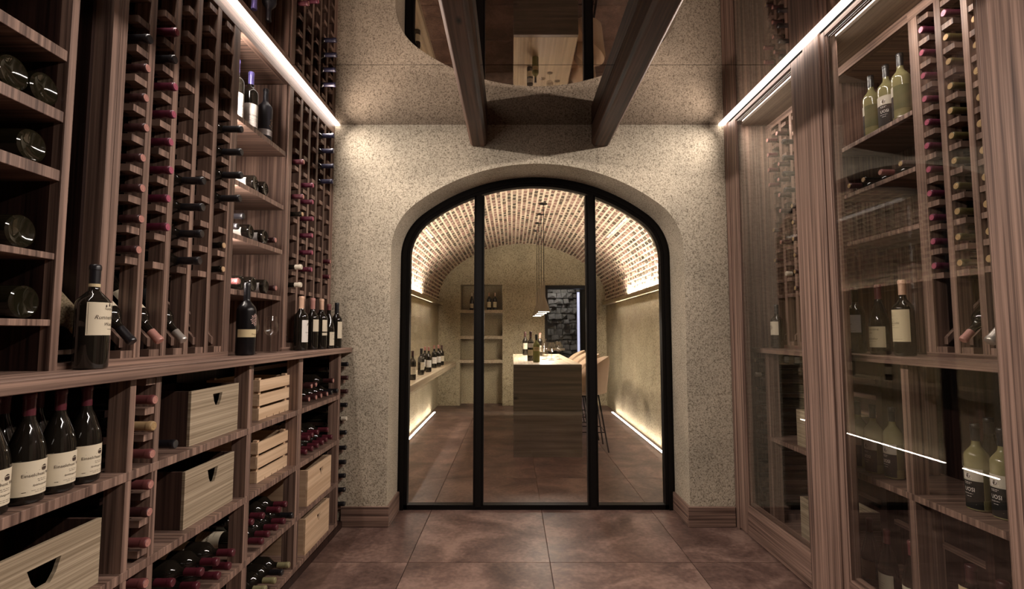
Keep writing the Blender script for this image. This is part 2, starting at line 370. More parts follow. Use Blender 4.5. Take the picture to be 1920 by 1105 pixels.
# ------------------------------------------------------------------ room shell
D, F0, D2 = 3.393, 3.70, 4.0         # cellar face of the arched wall, door plane, tasting-room face
ZC = 2.657                            # mirror ceiling
AX, AA, ATOP = 0.170, 0.979, 2.386      # arch centre, half width, crown height
YE = 8.8                              # end wall of the tasting room
VX = 0.175   # brick vault
XLW, XRW = -1.262, 1.618              # tasting-room side walls
def three_centre(half, crown, R1, r, z_low, n=26):
    """left half to right half of a three-centred arch as (x offset, z) points, from z_low up and down again"""
    c1 = crown - R1; cx = half - r; cz = c1 + math.sqrt((R1 - r) ** 2 - cx ** 2); t = math.atan2(cz - c1, cx)
    pts = [(half, z_low)] if z_low < cz - 1e-6 else []
    pts += [(cx + r * math.cos(t * i / n), cz + r * math.sin(t * i / n)) for i in range(n)]
    pts += [(R1 * math.cos(t + (PI / 2 - t) * i / n), c1 + R1 * math.sin(t + (PI / 2 - t) * i / n)) for i in range(n + 1)]
    return [(-a, b) for a, b in pts] + [(a, b) for a, b in pts[-2::-1]]
def arch(off, z_low=0.0): return [(AX + a, b) for a, b in three_centre(AA - off, ATOP - off, 1.36 - off, 0.40 - off, z_low)]
xz = lambda u, v, w: (u, w, v)        # polygons drawn in x, z and extruded along y
# floor of separate tiles
fl = MB().box(-2.3, 2.6, -0.8, 11.2, -0.06, -0.010).build('floor', grout_m); fl['kind'] = 'structure'
TX = [-2.105, -1.335, -0.565, 0.206, 0.976, 1.746, 2.516]
TY = [-0.33, 1.275, 2.88, 4.486, 6.108, 6.888, 7.751, 8.45, 9.30, 10.2, 11.1]
g = 0.0021
for i in range(len(TX) - 1):
    for j in range(len(TY) - 1):
        x0, x1, y0, y1 = TX[i] + g, TX[i + 1] - g, TY[j] + g, TY[j + 1] - g
        if y0 > 4.4 and (x1 < -1.3): continue
        if y0 < 2.8 and (x0 > 1.7 or x1 < -1.3): continue
        MB().box(x0, x1, y0, y1, -0.010, 0.0).build('tile', tile_m, fl)
# arched wall between the cellar and the tasting room
out = [(-1.56, 0)] + arch(0) + [(2.15, 0), (2.15, 2.95), (-1.56, 2.95)]
struct('wall_front', MB().slab([out], D, D2, xz), plast)
struct('wall_left', box(-1.62, -1.56, -0.76, D + .3, 0, 2.95), plast)
struct('wall_right', box(2.10, 2.16, -0.76, D + .3, 0, 2.95), plast)
struct('wall_back', box(-1.62, 2.16, -0.82, -0.76, 0, 2.95), plain('darkened_back_wall', (.03, .022, .018), .9))  # unseen wall, its colour darkened to cut bounced fill light
# mirror ceiling in two panels with a thin open joint
ceil = struct('ceiling', box(-1.62, 2.16, -0.80, D, ZC + .022, ZC + .06), blackg_m)
for y0, y1 in ((-0.76, 2.607), (2.611, D)):
    MB().box(-1.172, 1.405, y0, y1, ZC, ZC + .02).build('mirror_panel', mirror_m, ceil)
# baseboards of the arched wall
def base(name, segs):
    mb = MB()
    for (x0, x1, y0, y1) in segs: mb.box(x0, x1, y0, y1, 0, 0.128)
    return struct(name, mb, wood_h, bevel=.003)
base('baseboard_left', [(-1.10, AX - AA + .018, D - .018, D)]); base('baseboard_right', [(AX + AA - .018, 1.435, D - .018, D)])
struct('baseboard_reveal_left', box(AX - AA, AX - AA + .018, D, F0, 0, .128), wood_y, bevel=.003)
struct('baseboard_reveal_right', box(AX + AA - .018, AX + AA, D, F0, 0, .128), wood_y, bevel=.003)

# glazed black steel arch
door = thing('door_1', None, None); door['kind'] = 'structure'
FW = 0.068
def arch_ring(o0, o1): return arch(o0) + arch(o1)[::-1]
fr = MB().slab([arch_ring(0, FW)], F0, F0 + .06, xz)
fr.slab([arch_ring(.016, .044)], F0 - .010, F0, xz)
fr.build('arched_frame', black_m, door)
MU = [(-0.275, -0.203), (0.538, 0.611)]
IA = AA - FW; INN = arch(FW)
xs = [AX - IA, MU[0][0], MU[0][1], MU[1][0], MU[1][1], AX + IA]
def top(x):
    for (xa, za), (xb, zb) in zip(INN, INN[1:]):
        if xa <= x <= xb and xb > xa: return za + (zb - za) * (x - xa) / (xb - xa)
    return 1.6
for a, b in MU:
    mb = MB(); zt = min(top(a), top(b)) + .01
    mb.box(a, b, F0, F0 + .06, 0.03, zt); mb.box(a + .016, b - .016, F0 - .010, F0, .02, zt); mb.build('mullion', black_m, door)
mb = MB(); mb.box(AX - AA, AX + AA, F0, F0 + .06, 0, .034)
for i in (0, 2, 4): mb.box(xs[i], xs[i + 1], F0 - .004, F0 + .002, .024, .030)
mb.build('threshold_rail', black_m, door)
for i in (0, 2, 4):
    x0, x1 = xs[i], xs[i + 1]; n = 14
    up = [(max(x0, min(x1, q[0])), q[1]) for q in INN if x0 - .02 < q[0] < x1 + .02 and q[1] > .1]
    if i > 0: up = [(x0, top(x0))] + [q for q in up if q[0] > x0 + .004]
    if i < 4: up = [q for q in up if q[0] < x1 - .004] + [(x1, top(x1))]
    poly = [(x0, .034)] + up + [(x1, .034)]
    cl = [poly[0]]
    for q in poly[1:]:
        if abs(q[0] - cl[-1][0]) + abs(q[1] - cl[-1][1]) > 1e-4: cl.append(q)
    MB().slab([cl], F0 + .027, F0 + .033, xz).build('glass_pane', pane_m, door)

# ------------------------------------------------------------------ tasting room shell
struct('wall_tasting_left', box(XLW - .14, XLW, D2, YE, 0, 1.702), plast2)
struct('wall_tasting_right', box(XRW, XRW + .14, D2, YE, 0, 1.702), plast2)
DX0, DX1, DZ = 0.563, 1.40, 2.05       # doorway in the end wall
NX0, NX1, NZ = -0.888, -0.164, 2.062   # niche
end = [(-1.5, 0), (NX0, 0), (NX0, NZ), (NX1, NZ), (NX1, 0), (DX0, 0), (DX0, DZ), (DX1, DZ), (DX1, 0), (1.9, 0), (1.9, 3.0), (-1.5, 3.0)]
struct('wall_tasting_end', MB().slab([end], YE, YE + .27, xz), plast2)
struct('wall_niche_back', box(NX0 - .05, NX1 + .05, YE + .27, YE + .31, 0, NZ + .1), plast2)
for z, lab in ((1.575, 'topmost plaster-coloured shelf in the niche, carrying three bottles'), (1.127, 'middle empty shelf of the recessed niche'), (0.719, 'lowest empty shelf of the recessed niche')):
    tag(MB().box(NX0, NX1, YE + .004, YE + .268, z, z + .052).build('niche_shelf', shelf_w), lab, 'shelf', 'shelves in the wall niche')
# brick vault: mortar shell and separate bricks
VLOW = 1.746
def vcurve(off): return [(VX + a, b) for a, b in three_centre(1.437 + off, 2.777 + off, 1.84 + off, 0.72 + off, VLOW, 30)]
A_, B_ = vcurve(-0.007), vcurve(0.10); n = len(A_) - 1; sh = MB(); v = []; f = []
for (xa, za), (xb, zb) in zip(A_, B_): v += [(xa, D2, za), (xa, YE, za), (xb, D2, zb), (xb, YE, zb)]
for i in range(n):
    a, b = i * 4, (i + 1) * 4
    f += [(a, a + 1, b + 1, b), (a + 2, b + 2, b + 3, a + 3), (a, b, b + 2, a + 2), (a + 1, a + 3, b + 3, b + 1)]
sh.add(v, f)
vault = struct('ceiling_vault', sh, mortar_m, smooth=30)
bw, bl, bd = 0.041, 0.102, 0.034
def brick_mesh(k):
    rr = random.Random(k); j = lambda s: rr.uniform(-s, s); c = 0.006; v = []
    for (x, y, z, ins) in [(-1, -1, 0, 0), (1, -1, 0, 0), (1, 1, 0, 0), (-1, 1, 0, 0), (-1, -1, .7, 0), (1, -1, .7, 0), (1, 1, .7, 0), (-1, 1, .7, 0), (-1, -1, 1, c), (1, -1, 1, c), (1, 1, 1, c), (-1, 1, 1, c)]:
        v.append((x * (bw / 2 - ins) + j(.002), y * (bl / 2 - ins) + j(.003), -bd * z + (j(.002) if z == 1 else 0)))
    f = [(8, 9, 10, 11)]
    for a in (0, 4):
        for i in range(4): k2 = (i + 1) % 4; f.append((a + i, a + k2, a + 4 + k2, a + 4 + i))
    return v, f
BM = []
for k in range(6):
    me = bpy.data.meshes.new('brick'); v, f = brick_mesh(k); me.from_pydata(v, [], f); me.materials.append(brick_m); BM.append((me, v, f))
# courses at even arc length
VC = vcurve(0.022); arc = [0.0]
for q0, q1 in zip(VC, VC[1:]): arc.append(arc[-1] + math.hypot(q1[0] - q0[0], q1[1] - q0[1]))
nc = round(arc[-1] / 0.0600); bricks = []
for cidx in range(nc):
    s_ = (cidx + .5) * arc[-1] / nc; i = max(k for k in range(len(arc)) if arc[k] <= s_); i = min(i, len(VC) - 2); k = (s_ - arc[i]) / (arc[i + 1] - arc[i])
    (xa, za), (xb, zb) = VC[i], VC[i + 1]; x, z = xa + (xb - xa) * k, za + (zb - za) * k
    if z < VLOW + .02: continue
    ang = math.atan2(-(zb - za), (xb - xa))             # outward normal is local z
    y = D2 + 0.02 + (0.066 if cidx % 2 else 0)
    while y + bl / 2 < YE - .005:
        if y - bl / 2 > D2: bricks.append((x, y, z, ang))
        y += 0.132 + random.uniform(-.001, .001)
def seen(b):
    x, y, z, _ = b; k = D2 / y; xa, za = x * k, H + (z - H) * k       # through the arch, from the door side
    ins = abs(xa - AX) < IA and za < top(xa)
    return (1.0 if ins else 1e-3) / (x * x + y * y)
bricks.sort(key=seen, reverse=True)
rest = MB()
for i, (x, y, z, ang) in enumerate(bricks):
    ang += random.uniform(-.03, .03); k = random.randrange(6); tw = random.uniform(-.02, .02); dz = random.uniform(-.003, .003)
    if i < 300:
        shared('brick', BM[k][0], vault, (x, y, z + dz), (0, ang, tw))
    else:
        M = Matrix.Translation((x, y, z + dz)) @ Matrix.Rotation(ang, 4, 'Y') @ Matrix.Rotation(tw, 4, 'Z')
        o = len(rest.v); rest.v += [tuple(M @ Vector(q)) for q in BM[k][1]]; rest.f += [tuple(q + o for q in ff) for ff in BM[k][2]]
me = bpy.data.meshes.new('bricks'); me.from_pydata(rest.v, [], rest.f); me.materials.append(brick_m)
o = bpy.data.objects.new('bricks', me); C.objects.link(o); o.parent = vault; o['kind'] = 'stuff'
# cornices with hidden light channels under the vault, floor lights
for side, xw, sg, nm in ((-1, XLW, 1, 'left'), (1, XRW, -1, 'right')):
    mb = MB(); f_ = lambda a, b: (min(xw + sg * a, xw + sg * b), max(xw + sg * a, xw + sg * b))
    mb.box(*f_(-.14, .074), D2, YE, 1.737, 1.742); mb.box(*f_(-.14, .028), D2, YE, 1.702, 1.737); mb.box(*f_(.046, .074), D2, YE, 1.702, 1.737); mb.box(*f_(.070, .074), D2, YE, 1.742, 1.754)
    struct('trim_cornice_' + nm, mb, plast2)
    t = thing('cove_light', f'hidden light strip on the {nm} cornice washing the brick vault', 'light', (xw + sg * .053, D2, 1.742), 'linear lights of the tasting room')
    MB().box(*f_(.044, .062), D2 + .02, 7.05, 1.742, 1.746).build('profile', shade_m, t); MB().box(*f_(.045, .061), D2 + .02, 7.05, 1.746, 1.749).build('diffuser', led_cove, t)
    t = thing('wall_washer', f'light strip under the {nm} cornice washing the plaster wall below', 'light', (xw + sg * .04, D2, 1.70), 'linear lights of the tasting room')
    MB().box(*f_(.0285, .0445), D2 + .02, 7.9, 1.734, 1.737).build('profile', shade_m, t); MB().box(*f_(.031, .039), D2 + .02, 7.9, 1.732, 1.734).build('diffuser', led_wash, t)
    t = thing('floor_light', f'thin light strip in the floor along the {nm} wall of the tasting room', 'light', (xw + sg * .06, D2, 0), 'linear lights of the tasting room')
    MB().box(*f_(.040, .080), D2 + .02, 8.06, 0.0, .006).build('profile', shade_m, t); MB().box(*f_(.050, .072), D2 + .02, 8.055, .006, .0095).build('diffuser', led_floor, t)

# passage with rough stone wall behind the doorway
struct('wall_passage_left', box(DX0 - .10, DX0 - .04, YE + .27, 10.3, 0, 2.4), plain('passage_paint', (.05, .045, .04), .8))
struct('wall_passage_right', box(1.58, 1.66, YE + .27, 10.3, 0, 2.4), bpy.data.materials['passage_paint'])
struct('ceiling_passage', box(DX0 - .1, 1.66, YE + .27, 10.3, 2.30, 2.36), bpy.data.materials['passage_paint'])
mb = MB(); mb.box(DX0, DX0 + .05, YE - .01, YE + .28, 0, DZ); mb.box(DX1 - .05, DX1, YE - .01, YE + .28, 0, DZ); mb.box(DX0, DX1, YE - .01, YE + .28, DZ - .05, DZ)
struct('trim_doorway', mb, black_m)
swl = struct('wall_passage_stone', box(DX0 - .04, 1.58, 10.12, 10.3, 0, 2.4), plain('stone_joint', (.02, .02, .02), .9))
z = 0.0; rr = random.Random(11); SM = []
for k in range(5):
    mb = MB(); r5 = random.Random(k); v = []
    for (x, y_, z_) in [(-.5, 0, -.5), (.5, 0, -.5), (.5, 0, .5), (-.5, 0, .5)]: v.append((x, 0, z_))
    for (x, z_) in [(-.46, -.44), (.46, -.44), (.45, .42), (-.46, .44)]: v.append((x + r5.uniform(-.04, .04), -1 + r5.uniform(-.35, .35), z_ + r5.uniform(-.06, .06)))
    v.append((r5.uniform(-.15, .15), -1.25, r5.uniform(-.15, .15)))
    me = bpy.data.meshes.new('stone'); me.from_pydata(v, [], [(0, 1, 5, 4), (1, 2, 6, 5), (2, 3, 7, 6), (3, 0, 4, 7), (4, 5, 8), (5, 6, 8), (6, 7, 8), (7, 4, 8)]); me.materials.append(stone_m); SM.append(me)
ns = 0
while z < 2.3 and ns < 298:
    h = rr.uniform(.065, .125); x = DX0 - .04 - rr.uniform(0, .06)
    while x < 1.30:
        wd = rr.uniform(.06, .20)
        shared('stone', rr.choice(SM), swl, (x + wd / 2, 10.12, z + h / 2), (0, rr.uniform(-.16, .16), 0), (wd * 1.0, rr.uniform(.025, .11), h * rr.uniform(.9, 1.15))); ns += 1
        x += wd
    z += h
t = thing('jamb_light', 'cool white vertical light strip beside the rough stone wall in the doorway', 'light', (1.275, 9.94, 0))
MB().box(1.262, 1.318, 9.955, 9.985, 0, 2.03).build('profile', black_m, t); MB().box(1.266, 1.314, 9.948, 9.955, .01, 2.02).build('diffuser', led_jamb, t)
t = thing('passage_door', 'dark glass door leaf beside the light strip in the far doorway', 'door', (1.33, 9.5, 0))
MB().box(1.33, 1.56, 9.93, 9.97, 0, 2.2).build('leaf', plain('smoked_glass', (.02, .018, .014), .08), t)
mb = MB().box(1.322, 1.345, 9.92, 9.98, 0, 2.2); mb.build('leaf_edge', black_m, t)
t = thing('ceiling_lamp', 'small lamp in the passage lighting the rough stone wall behind the doorway', 'lamp', (.9, 9.6, 2.30))
MB().lathe([(.0001, 2.262), (.10, 2.262), (.11, 2.30), (.0001, 2.30)], 20, (.9, 9.62, 0)).build('housing', shade_m, t)
MB().lathe([(.0001, 2.258), (.09, 2.258), (.09, 2.262), (.0001, 2.262)], 20, (.9, 9.62, 0)).build('diffuser', emit('lamp_passage', (1.0, .93, .88), 70), t)
t = thing('wall_ledge', 'narrow pale ledge on the stone wall behind the tasting table', 'shelf', (0.8, 10.0, .86))
MB().box(DX0 - .03, 1.0, 9.72, 10.10, .895, .935).build('board', shelf_w, t); MB().box(DX0, DX0 + .04, 9.9, 10.1, .78, .895).build('bracket', black_m, t)

# ------------------------------------------------------------------ cellar lighting and beams
for x0, x1, nm, yy in ((-1.206, -1.173, 'left', 'left wine rack'), (1.406, 1.440, 'right', 'right glazed cabinets')):
    t = thing('ceiling_light', f'continuous white light strip along the ceiling edge above the {yy}', 'light', ((x0 + x1) / 2, 1.6, ZC), 'light strips along the cellar ceiling')
    MB().box(x0, x1, -0.1, D - .001, ZC - .007, ZC + .02).build('diffuser', led_ceil, t)
    MB().box(x0 - .003 if nm == 'left' else x0 - .001, x1 + .001 if nm == 'left' else x1 + .003, -0.1, D - .001, ZC + .0205, ZC + .030).build('profile', shade_m, t)
    ld = bpy.data.lights.new('strip_light', 'AREA'); ld.shape = 'RECTANGLE'; ld.size = .03; ld.size_y = D + .0; ld.energy = P_CEIL; ld.color = WHITE; ld.spread = R(SPREAD)
    lo = bpy.data.objects.new('strip_light', ld); C.objects.link(lo); lo.parent = t
    lo.location = (0, (D - .22) / 2 - 1.6, -.019); lo.rotation_euler = (0, R(-TILT[0] if nm == 'left' else TILT[1]), 0)
for x0, x1, nm in ((-0.285, -0.168, 'left'), (0.540, 0.662, 'right')):
    c = .022; pr = [(x0, ZC), (x0, ZC - .152 + c), (x0 + c * .8, ZC - .152), (x1 - c * .8, ZC - .152), (x1, ZC - .152 + c), (x1, ZC)]
    tag(MB().slab([pr], -0.76, D, xz).build('ceiling_beam', beam_w, bevel=.004), f'{nm} of the two dark knotty beams hung under the mirror ceiling', 'beam', 'timber beams of the cellar ceiling')

# ------------------------------------------------------------------ wine racks, display units, base cabinets
RZ = [1.475 + 0.0983 * k for k in range(12)]    # rail heights (middle of the rail)
ZT = 1.148                                       # worktop height
TOPZ = 2.585                                     # underside of the rack fascia
class Side:
    def __init__(s, front, sg, nm): s.x = front; s.sg = sg; s.nm = nm
    def b(s, mb, d0, d1, y0, y1, z0, z1):        # box given by depth behind the front plane
        a, b = s.x + s.sg * d0, s.x + s.sg * d1
        return mb.box(min(a, b), max(a, b), y0, y1, z0, z1)
LU, RU = Side(-1.205, -1, 'left'), Side(1.71, 1, 'right')
LB, RB = Side(-1.088, -1, 'left'), Side(1.596, 1, 'right')
DEP = .306
def rack(S, posts, label, far, nm='wine_rack', slats=True):
    """posts: list of (y0, y1) front uprights, near to far; a rail pair per slot and row"""
    t = thing(nm, label, 'wine rack', (S.x, posts[0][0], ZT))
    for i, (a, b) in enumerate(posts):
        for q0, q1 in ([(a, b)] if b - a < .05 else [(a, (a + b) / 2 - .0008), ((a + b) / 2 + .0008, b)]):
            S.b(MB(), 0, .058, q0, q1, ZT + .020, TOPZ + .01).build('upright', wood_z, t)
            S.b(MB(), DEP - .055, DEP, q0, q1, ZT + .020, TOPZ + .01).build('rear_upright', shaded_z, t)
    S.b(MB(), 0, .05, posts[0][0], posts[-1][1], ZT, ZT + .020).build('base_rail', wood_y, t)
    S.b(MB(), -.001, .03, posts[0][0], posts[-1][1], TOPZ, ZC).build('fascia', wood_y, t)
    S.b(MB(), .03, DEP + .02, posts[0][0], posts[-1][1], TOPZ + .012, TOPZ + .03).build('top_board', wood_x, t)
    S.b(MB(), DEP + .004, DEP + .016, posts[0][0], posts[-1][1], ZT, TOPZ + .012).build('back_panel', shaded_z, t)
    mr_ = S.b(MB(), .0025, .040, -.027, .027, -.0112, .0112); S.b(mr_, .040, DEP, .009, .027, -.0112, .0112); mr = mr_.mesh('rail', wood_x); md = S.b(MB(), .075, DEP, -.009, .009, -.0112, .0112).mesh('rail', shaded_x)
    mbk = S.b(MB(), .004, .05, -.0245, .0245, -.0115, .0115).mesh('rail', wood_x)
    for i in range(len(posts) - 1):
        y0, y1 = posts[i][1], posts[i + 1][0]
        for z in RZ:
            o = bpy.data.objects.new('rail', mr); C.objects.link(o); o.parent = t; o.location = (0 - S.x, y1 - .027 - posts[0][0], z - ZT)
            o = bpy.data.objects.new('rail', md); C.objects.link(o); o.parent = t; o.location = (0 - S.x, y0 + .009 - posts[0][0], z - ZT)
        o = bpy.data.objects.new('base_block', mbk); C.objects.link(o); o.parent = t; o.location = (-S.x, y1 - .0245 - posts[0][0], 1.1795 - ZT)
        for yy in (y0 + .008, y1 - .008):      # sloping rests of the display bottle
            mb = MB(); xa, za, xb, zb = .035, 1.20, .235, 1.405
            a0, a1 = S.x + S.sg * xa, S.x + S.sg * xb; h = .028
            mb.slab([[(a0, za), (a1, zb), (a1, zb + h), (a0, za + h)]], yy - .008, yy + .008, xz); mb.build('sloping_rest', wood_z, t)
    return t
PL = [(1.485, 1.542), (1.639, 1.666), (1.763, 1.790), (1.886, 1.911), (2.012, 2.038), (2.136, 2.185)]
PF = [(2.692, 2.741), (2.842, 2.868), (2.962, 2.988), (3.087, 3.111), (3.212, 3.237), (3.337, 3.392)]
rack(LU, PL, 'tall five-column walnut bottle rack standing on the near part of the left worktop', False)
rack(LU, PF, 'tall five-column walnut bottle rack beside the plaster wall on the left worktop', True)
PRN = [(1.478, 1.50), (1.596, 1.622), (1.722, 1.748), (1.842, 1.868), (1.960, 1.988), (2.074, 2.122)]
PRF = [(2.672, 2.71), (2.812, 2.838), (2.930, 2.956), (3.052, 3.078), (3.172, 3.198), (3.292, 3.345)]
rack(RU, PRN, 'tall walnut bottle rack behind the near glass door on the right', False)
rack(RU, PRF, 'tall walnut bottle rack behind the far glass door on the right', True)

def display(S, y0, y1, levels, label, th=.024):
    t = thing('display_shelf_unit', label, 'shelf unit', (S.x, y0, ZT))
    for q0, q1 in ((y0 + .001, y0 + .011), (y1 - .011, y1 - .001)):
        S.b(MB(), .012, DEP, q0, q1, ZT, TOPZ + .012).build('side_panel', wood_z, t)
    S.b(MB(), DEP, DEP + .014, y0, y1, ZT, TOPZ + .012).build('back_panel', wood_z, t)
    S.b(MB(), -.001, .03, y0, y1, TOPZ, ZC).build('fascia', wood_y, t)
    S.b(MB(), .03, DEP, y0 + .011, y1 - .011, TOPZ - .001, TOPZ + .012).build('top_board', wood_x, t)
    for z in levels: S.b(MB(), .006, DEP, y0 + .0115, y1 - .0115, z - th, z).build('shelf', wood_x, t, bevel=.0015)
    return t
display(LU, 2.185, 2.692, (2.210, 1.918, 1.680, 1.436), 'open walnut display shelves between the two left bottle racks')
display(RU, 2.122, 2.672, (2.200, 1.953, 1.706), 'walnut display shelves behind the near glass door on the right', .021)

# vertical light strips just inside the display bay, behind its near upright
for nn_, za, zb in (('first', 2.222, 2.57), ('second', 1.93, 2.178), ('third', 1.692, 1.886), ('fourth', 1.448, 1.648)):
    tl = thing('shelf_light', f'vertical light strip of the left display shelves, {nn_} compartment from the top', 'light', (LU.x - .02, 2.197, za), 'light strips inside the left display shelves')
    LU.b(MB(), .008, .024, 2.1965, 2.2005, za, zb).build('profile', shade_m, tl); LU.b(MB(), .010, .022, 2.2005, 2.2035, za + .004, zb - .004).build('diffuser', led_shelf, tl)

# near end of the left wall: shelves for large bottles and one open column
t = thing('display_shelf_unit', 'dark shelf unit at the left picture edge holding large lying bottles', 'shelf unit', (LU.x, .70, ZT))
LU.b(MB(), 0, .03, 1.343, 1.366, ZT, TOPZ).build('upright', wood_z, t)
LU.b(MB(), .03, .42, 1.343, 1.364, ZT, TOPZ).build('side_panel', shaded_z, t)
LU.b(MB(), 0, .42, .70, .722, ZT, TOPZ).build('side_panel', shaded_z, t)
LU.b(MB(), .34, .354, .722, 1.343, ZT, TOPZ).build('back_panel', shaded_z, t)
LU.b(MB(), 0, .34, .70, 1.366, TOPZ, ZC).build('fascia', wood_y, t)
for z in (2.012, 1.842, 1.681, 1.457, 1.282): LU.b(MB(), .004, .34, .722, 1.3425, z - .030 if z > 1.5 else z - .017, z).build('shelf', wood_x, t, bevel=.0015)
t = thing('wine_rack', 'narrow dark open rack column behind the large standing bottle on the left', 'wine rack', (LU.x, 1.366, ZT))
for z in RZ:
    for yy in (1.3775, 1.4735): LU.b(MB(), .13, DEP, yy - .0105, yy + .0105, z - .011, z + .011).build('rail', shaded_x, t)
LU.b(MB(), .055, DEP, 1.474, 1.4848, ZT, TOPZ).build('side_panel', shaded_z, t)
LU.b(MB(), DEP + .004, DEP + .016, 1.366, 1.4848, ZT, TOPZ).build('back_panel', shaded_z, t); LU.b(MB(), -.001, .03, 1.366, 1.485, TOPZ, ZC).build('fascia', wood_y, t)
LU.b(MB(), .0, .05, 1.366, 1.485, ZT, ZT + .018).build('base_rail', wood_y, t)
LU.b(MB(), .02, .05, 1.366, 1.474, ZT + .040, ZT + .052).build('base_rail', wood_y, t)
for zo in (.02, .10):
    MB().slab([[(LU.x - .02, 1.215 + zo), (LU.x - .20, 1.385 + zo), (LU.x - .20, 1.413 + zo), (LU.x - .02, 1.243 + zo)]], 1.368, 1.386, xz).build('sloping_rest', wood_z, t)

# worktops
tag(box(-1.545, -1.052, .70, D - .001, ZT - .032, ZT).build('worktop', wood_y, bevel=.003), 'long walnut worktop carrying the racks on the left wall', 'worktop')
tag(box(1.560, 2.055, 1.47, 3.346, ZT - .030, ZT).build('worktop', wood_y, bevel=.003), 'long walnut worktop inside the glazed cabinets on the right', 'worktop')

# base cabinets
LV = [.853, .577, .318, .072]
def base_cab(S, y0, y1, ups, levels, label, cols, plinth, bz):
    t = thing('base_cabinet', label, 'cabinet', (S.x, y0, 0)); tp = ZT - .032
    dp = .36
    for z in levels: S.b(MB(), 0, dp, y0, ups[-1][1], z - .026, z).build('shelf', wood_x, t, bevel=.0015)
    zs = [tp] + [q for q in levels]
    for (a, b) in ups:
        for k in range(len(levels)):
            S.b(MB(), .002, .062, a, b, levels[k], zs[k] - (.026 if k else 0)).build('upright', wood_z, t)
            S.b(MB(), dp - .06, dp, a, b, levels[k], zs[k] - (.026 if k else 0)).build('rear_upright', shaded_z, t)
    S.b(MB(), .0, dp, y0, y1, 0.0, .040).build('plinth', shaded_x, t) if plinth else None
    S.b(MB(), dp, dp + .012, y0, y1, 0, tp).build('back_panel', shaded_z, t)
    for (a, b, zz) in cols:
        for z in zz: q_ = S.b(MB(), .004, .042, b - .040, b - .0005, z - .010, z + .010); S.b(q_, .042, dp - .002, b - .016, b - .0005, z - .010, z + .010).build('rail', wood_x, t); S.b(MB(), .09, dp - .002, a + .0005, a + .016, z - .010, z + .010).build('rail', shaded_x, t)
    for (a, b, zz) in bz:                 # rear bottle rails across a wide bay
        for z in zz: S.b(MB(), .325, .345, a, b, z - .011, z + .011).build('rear_rail', wood_y, t)
    return t
colz = [1.02, .935, .905 - .0, .79, .71, .615, .50, .42, .20]
NCOL = [(1.501, 1.584, [1.10, 1.012, .935, .765, .687, .600, .485, .40, .165])]
ECOL = [(3.288, 3.386, [q - .0256 for q in (1.040, .953, .866, .780, .693, .606, .510, .420, .335, .248, .160)])]
base_cab(LB, .72, 3.387, [(1.478, 1.501), (1.584, 1.608), (2.140, 2.178), (2.638, 2.690), (3.246, 3.287)], LV,
         'low open walnut cabinet with boxes and bottles under the left worktop', NCOL + ECOL, True,
         [(2.70, 3.24, (1.045, .955, .745, .66)), (1.62, 2.13, (1.0, .72))])
RV = [.605, .088]
REC = [(3.262, 3.344, [1.03 - .0895 * k for k in range(11)])]
tR = base_cab(RB, 1.47, 3.346, [(2.083, 2.123), (2.660, 2.70), (3.206, 3.261)], RV, 'low walnut cabinet behind the glass doors under the right worktop', REC, True,
         [(2.71, 3.20, (.985, .90, .81, .45, .36)), (2.13, 2.65, (.30,))])
for a, b in ((1.905, 1.935), (2.36, 2.39), (1.66, 1.69)):
    RB.b(MB(), .30, .335, a, b, .605, ZT - .03).build('rear_upright', wood_z, tR); RB.b(MB(), .30, .335, a, b, .088, .579).build('rear_upright', wood_z, tR)

# right-hand glazed front: fixed posts, framed doors, far side panel, soffit
XD = 1.44
def post(y0, y1, label): return tag(box(XD, XD + .09, y0, y1, 0, ZC - .002).build('cabinet_post', wood_z, bevel=.002), label, 'post', 'posts of the right glazed cabinets')
post(3.345, 3.391, 'slim walnut post beside the plaster wall at the far right cabinet end')
post(2.318, 2.446, 'broad walnut post between the two glass doors on the right')
post(1.29, 1.486, 'broad walnut post at the right picture edge')
post(.70, 1.288, 'walnut panel at the near end of the right cabinets')
def glass_door(y0, y1, sw, label):
    t = thing('glass_door', label, 'door', (XD + .01, y0, 0), 'glass doors of the right cabinets')
    x0, x1 = XD + .006, XD + .044; zb, zt = .012, 2.642
    br, tr = .17, .026
    for a, b in ((y0, y0 + sw), (y1 - sw, y1)): box(x0, x1, a, b, zb, zt).build('stile', wood_z, t, bevel=.0025)
    box(x0, x1, y0 + sw, y1 - sw, zb, zb + br).build('bottom_rail', wood_y, t, bevel=.0025); box(x0, x1, y0 + sw, y1 - sw, zt - tr, zt).build('top_rail', wood_y, t, bevel=.002)
    for k, (o, w_) in enumerate(((.0, .010), (.014, .012))):     # stepped glazing bead
        a, b, c, d = y0 + sw + o, y1 - sw - o, zb + br + o, zt - tr - o * .3
        mb = MB(); xa, xb = x0 + .004 + .011 * k, x1 - .004
        mb.box(xa, xb, a, a + w_, c, d); mb.box(xa, xb, b - w_, b, c, d); mb.build('glazing_bead', wood_z, t)
        mb = MB(); mb.box(xa, xb, a + w_, b - w_, c, c + w_); mb.box(xa, xb, a + w_, b - w_, d - w_ * .4, d); mb.build('glazing_bead', wood_y, t)
    box(x0 + .008, x0 + .014, y0 + sw + .012, y1 - sw - .012, zb + br + .012, zt - tr - .004).build('glass_pane', pane_m, t)
    return t
glass_door(2.448, 3.343, .115, 'far framed glass door of the right cabinets, beside the plaster wall')
glass_door(1.488, 2.316, .038, 'near framed glass door of the right cabinets, in front of the white wine bottles')
t = thing('cabinet_carcass', 'walnut end panel and soffit of the right glazed cabinets', 'cabinet', (1.53, 3.35, 0))
box(1.532, 2.06, 3.347, 3.391, 0, ZC - .004).build('end_panel', wood_z, t); box(1.532, 1.708, 1.30, 3.346, 2.628, 2.645).build('soffit', soff_m, t)
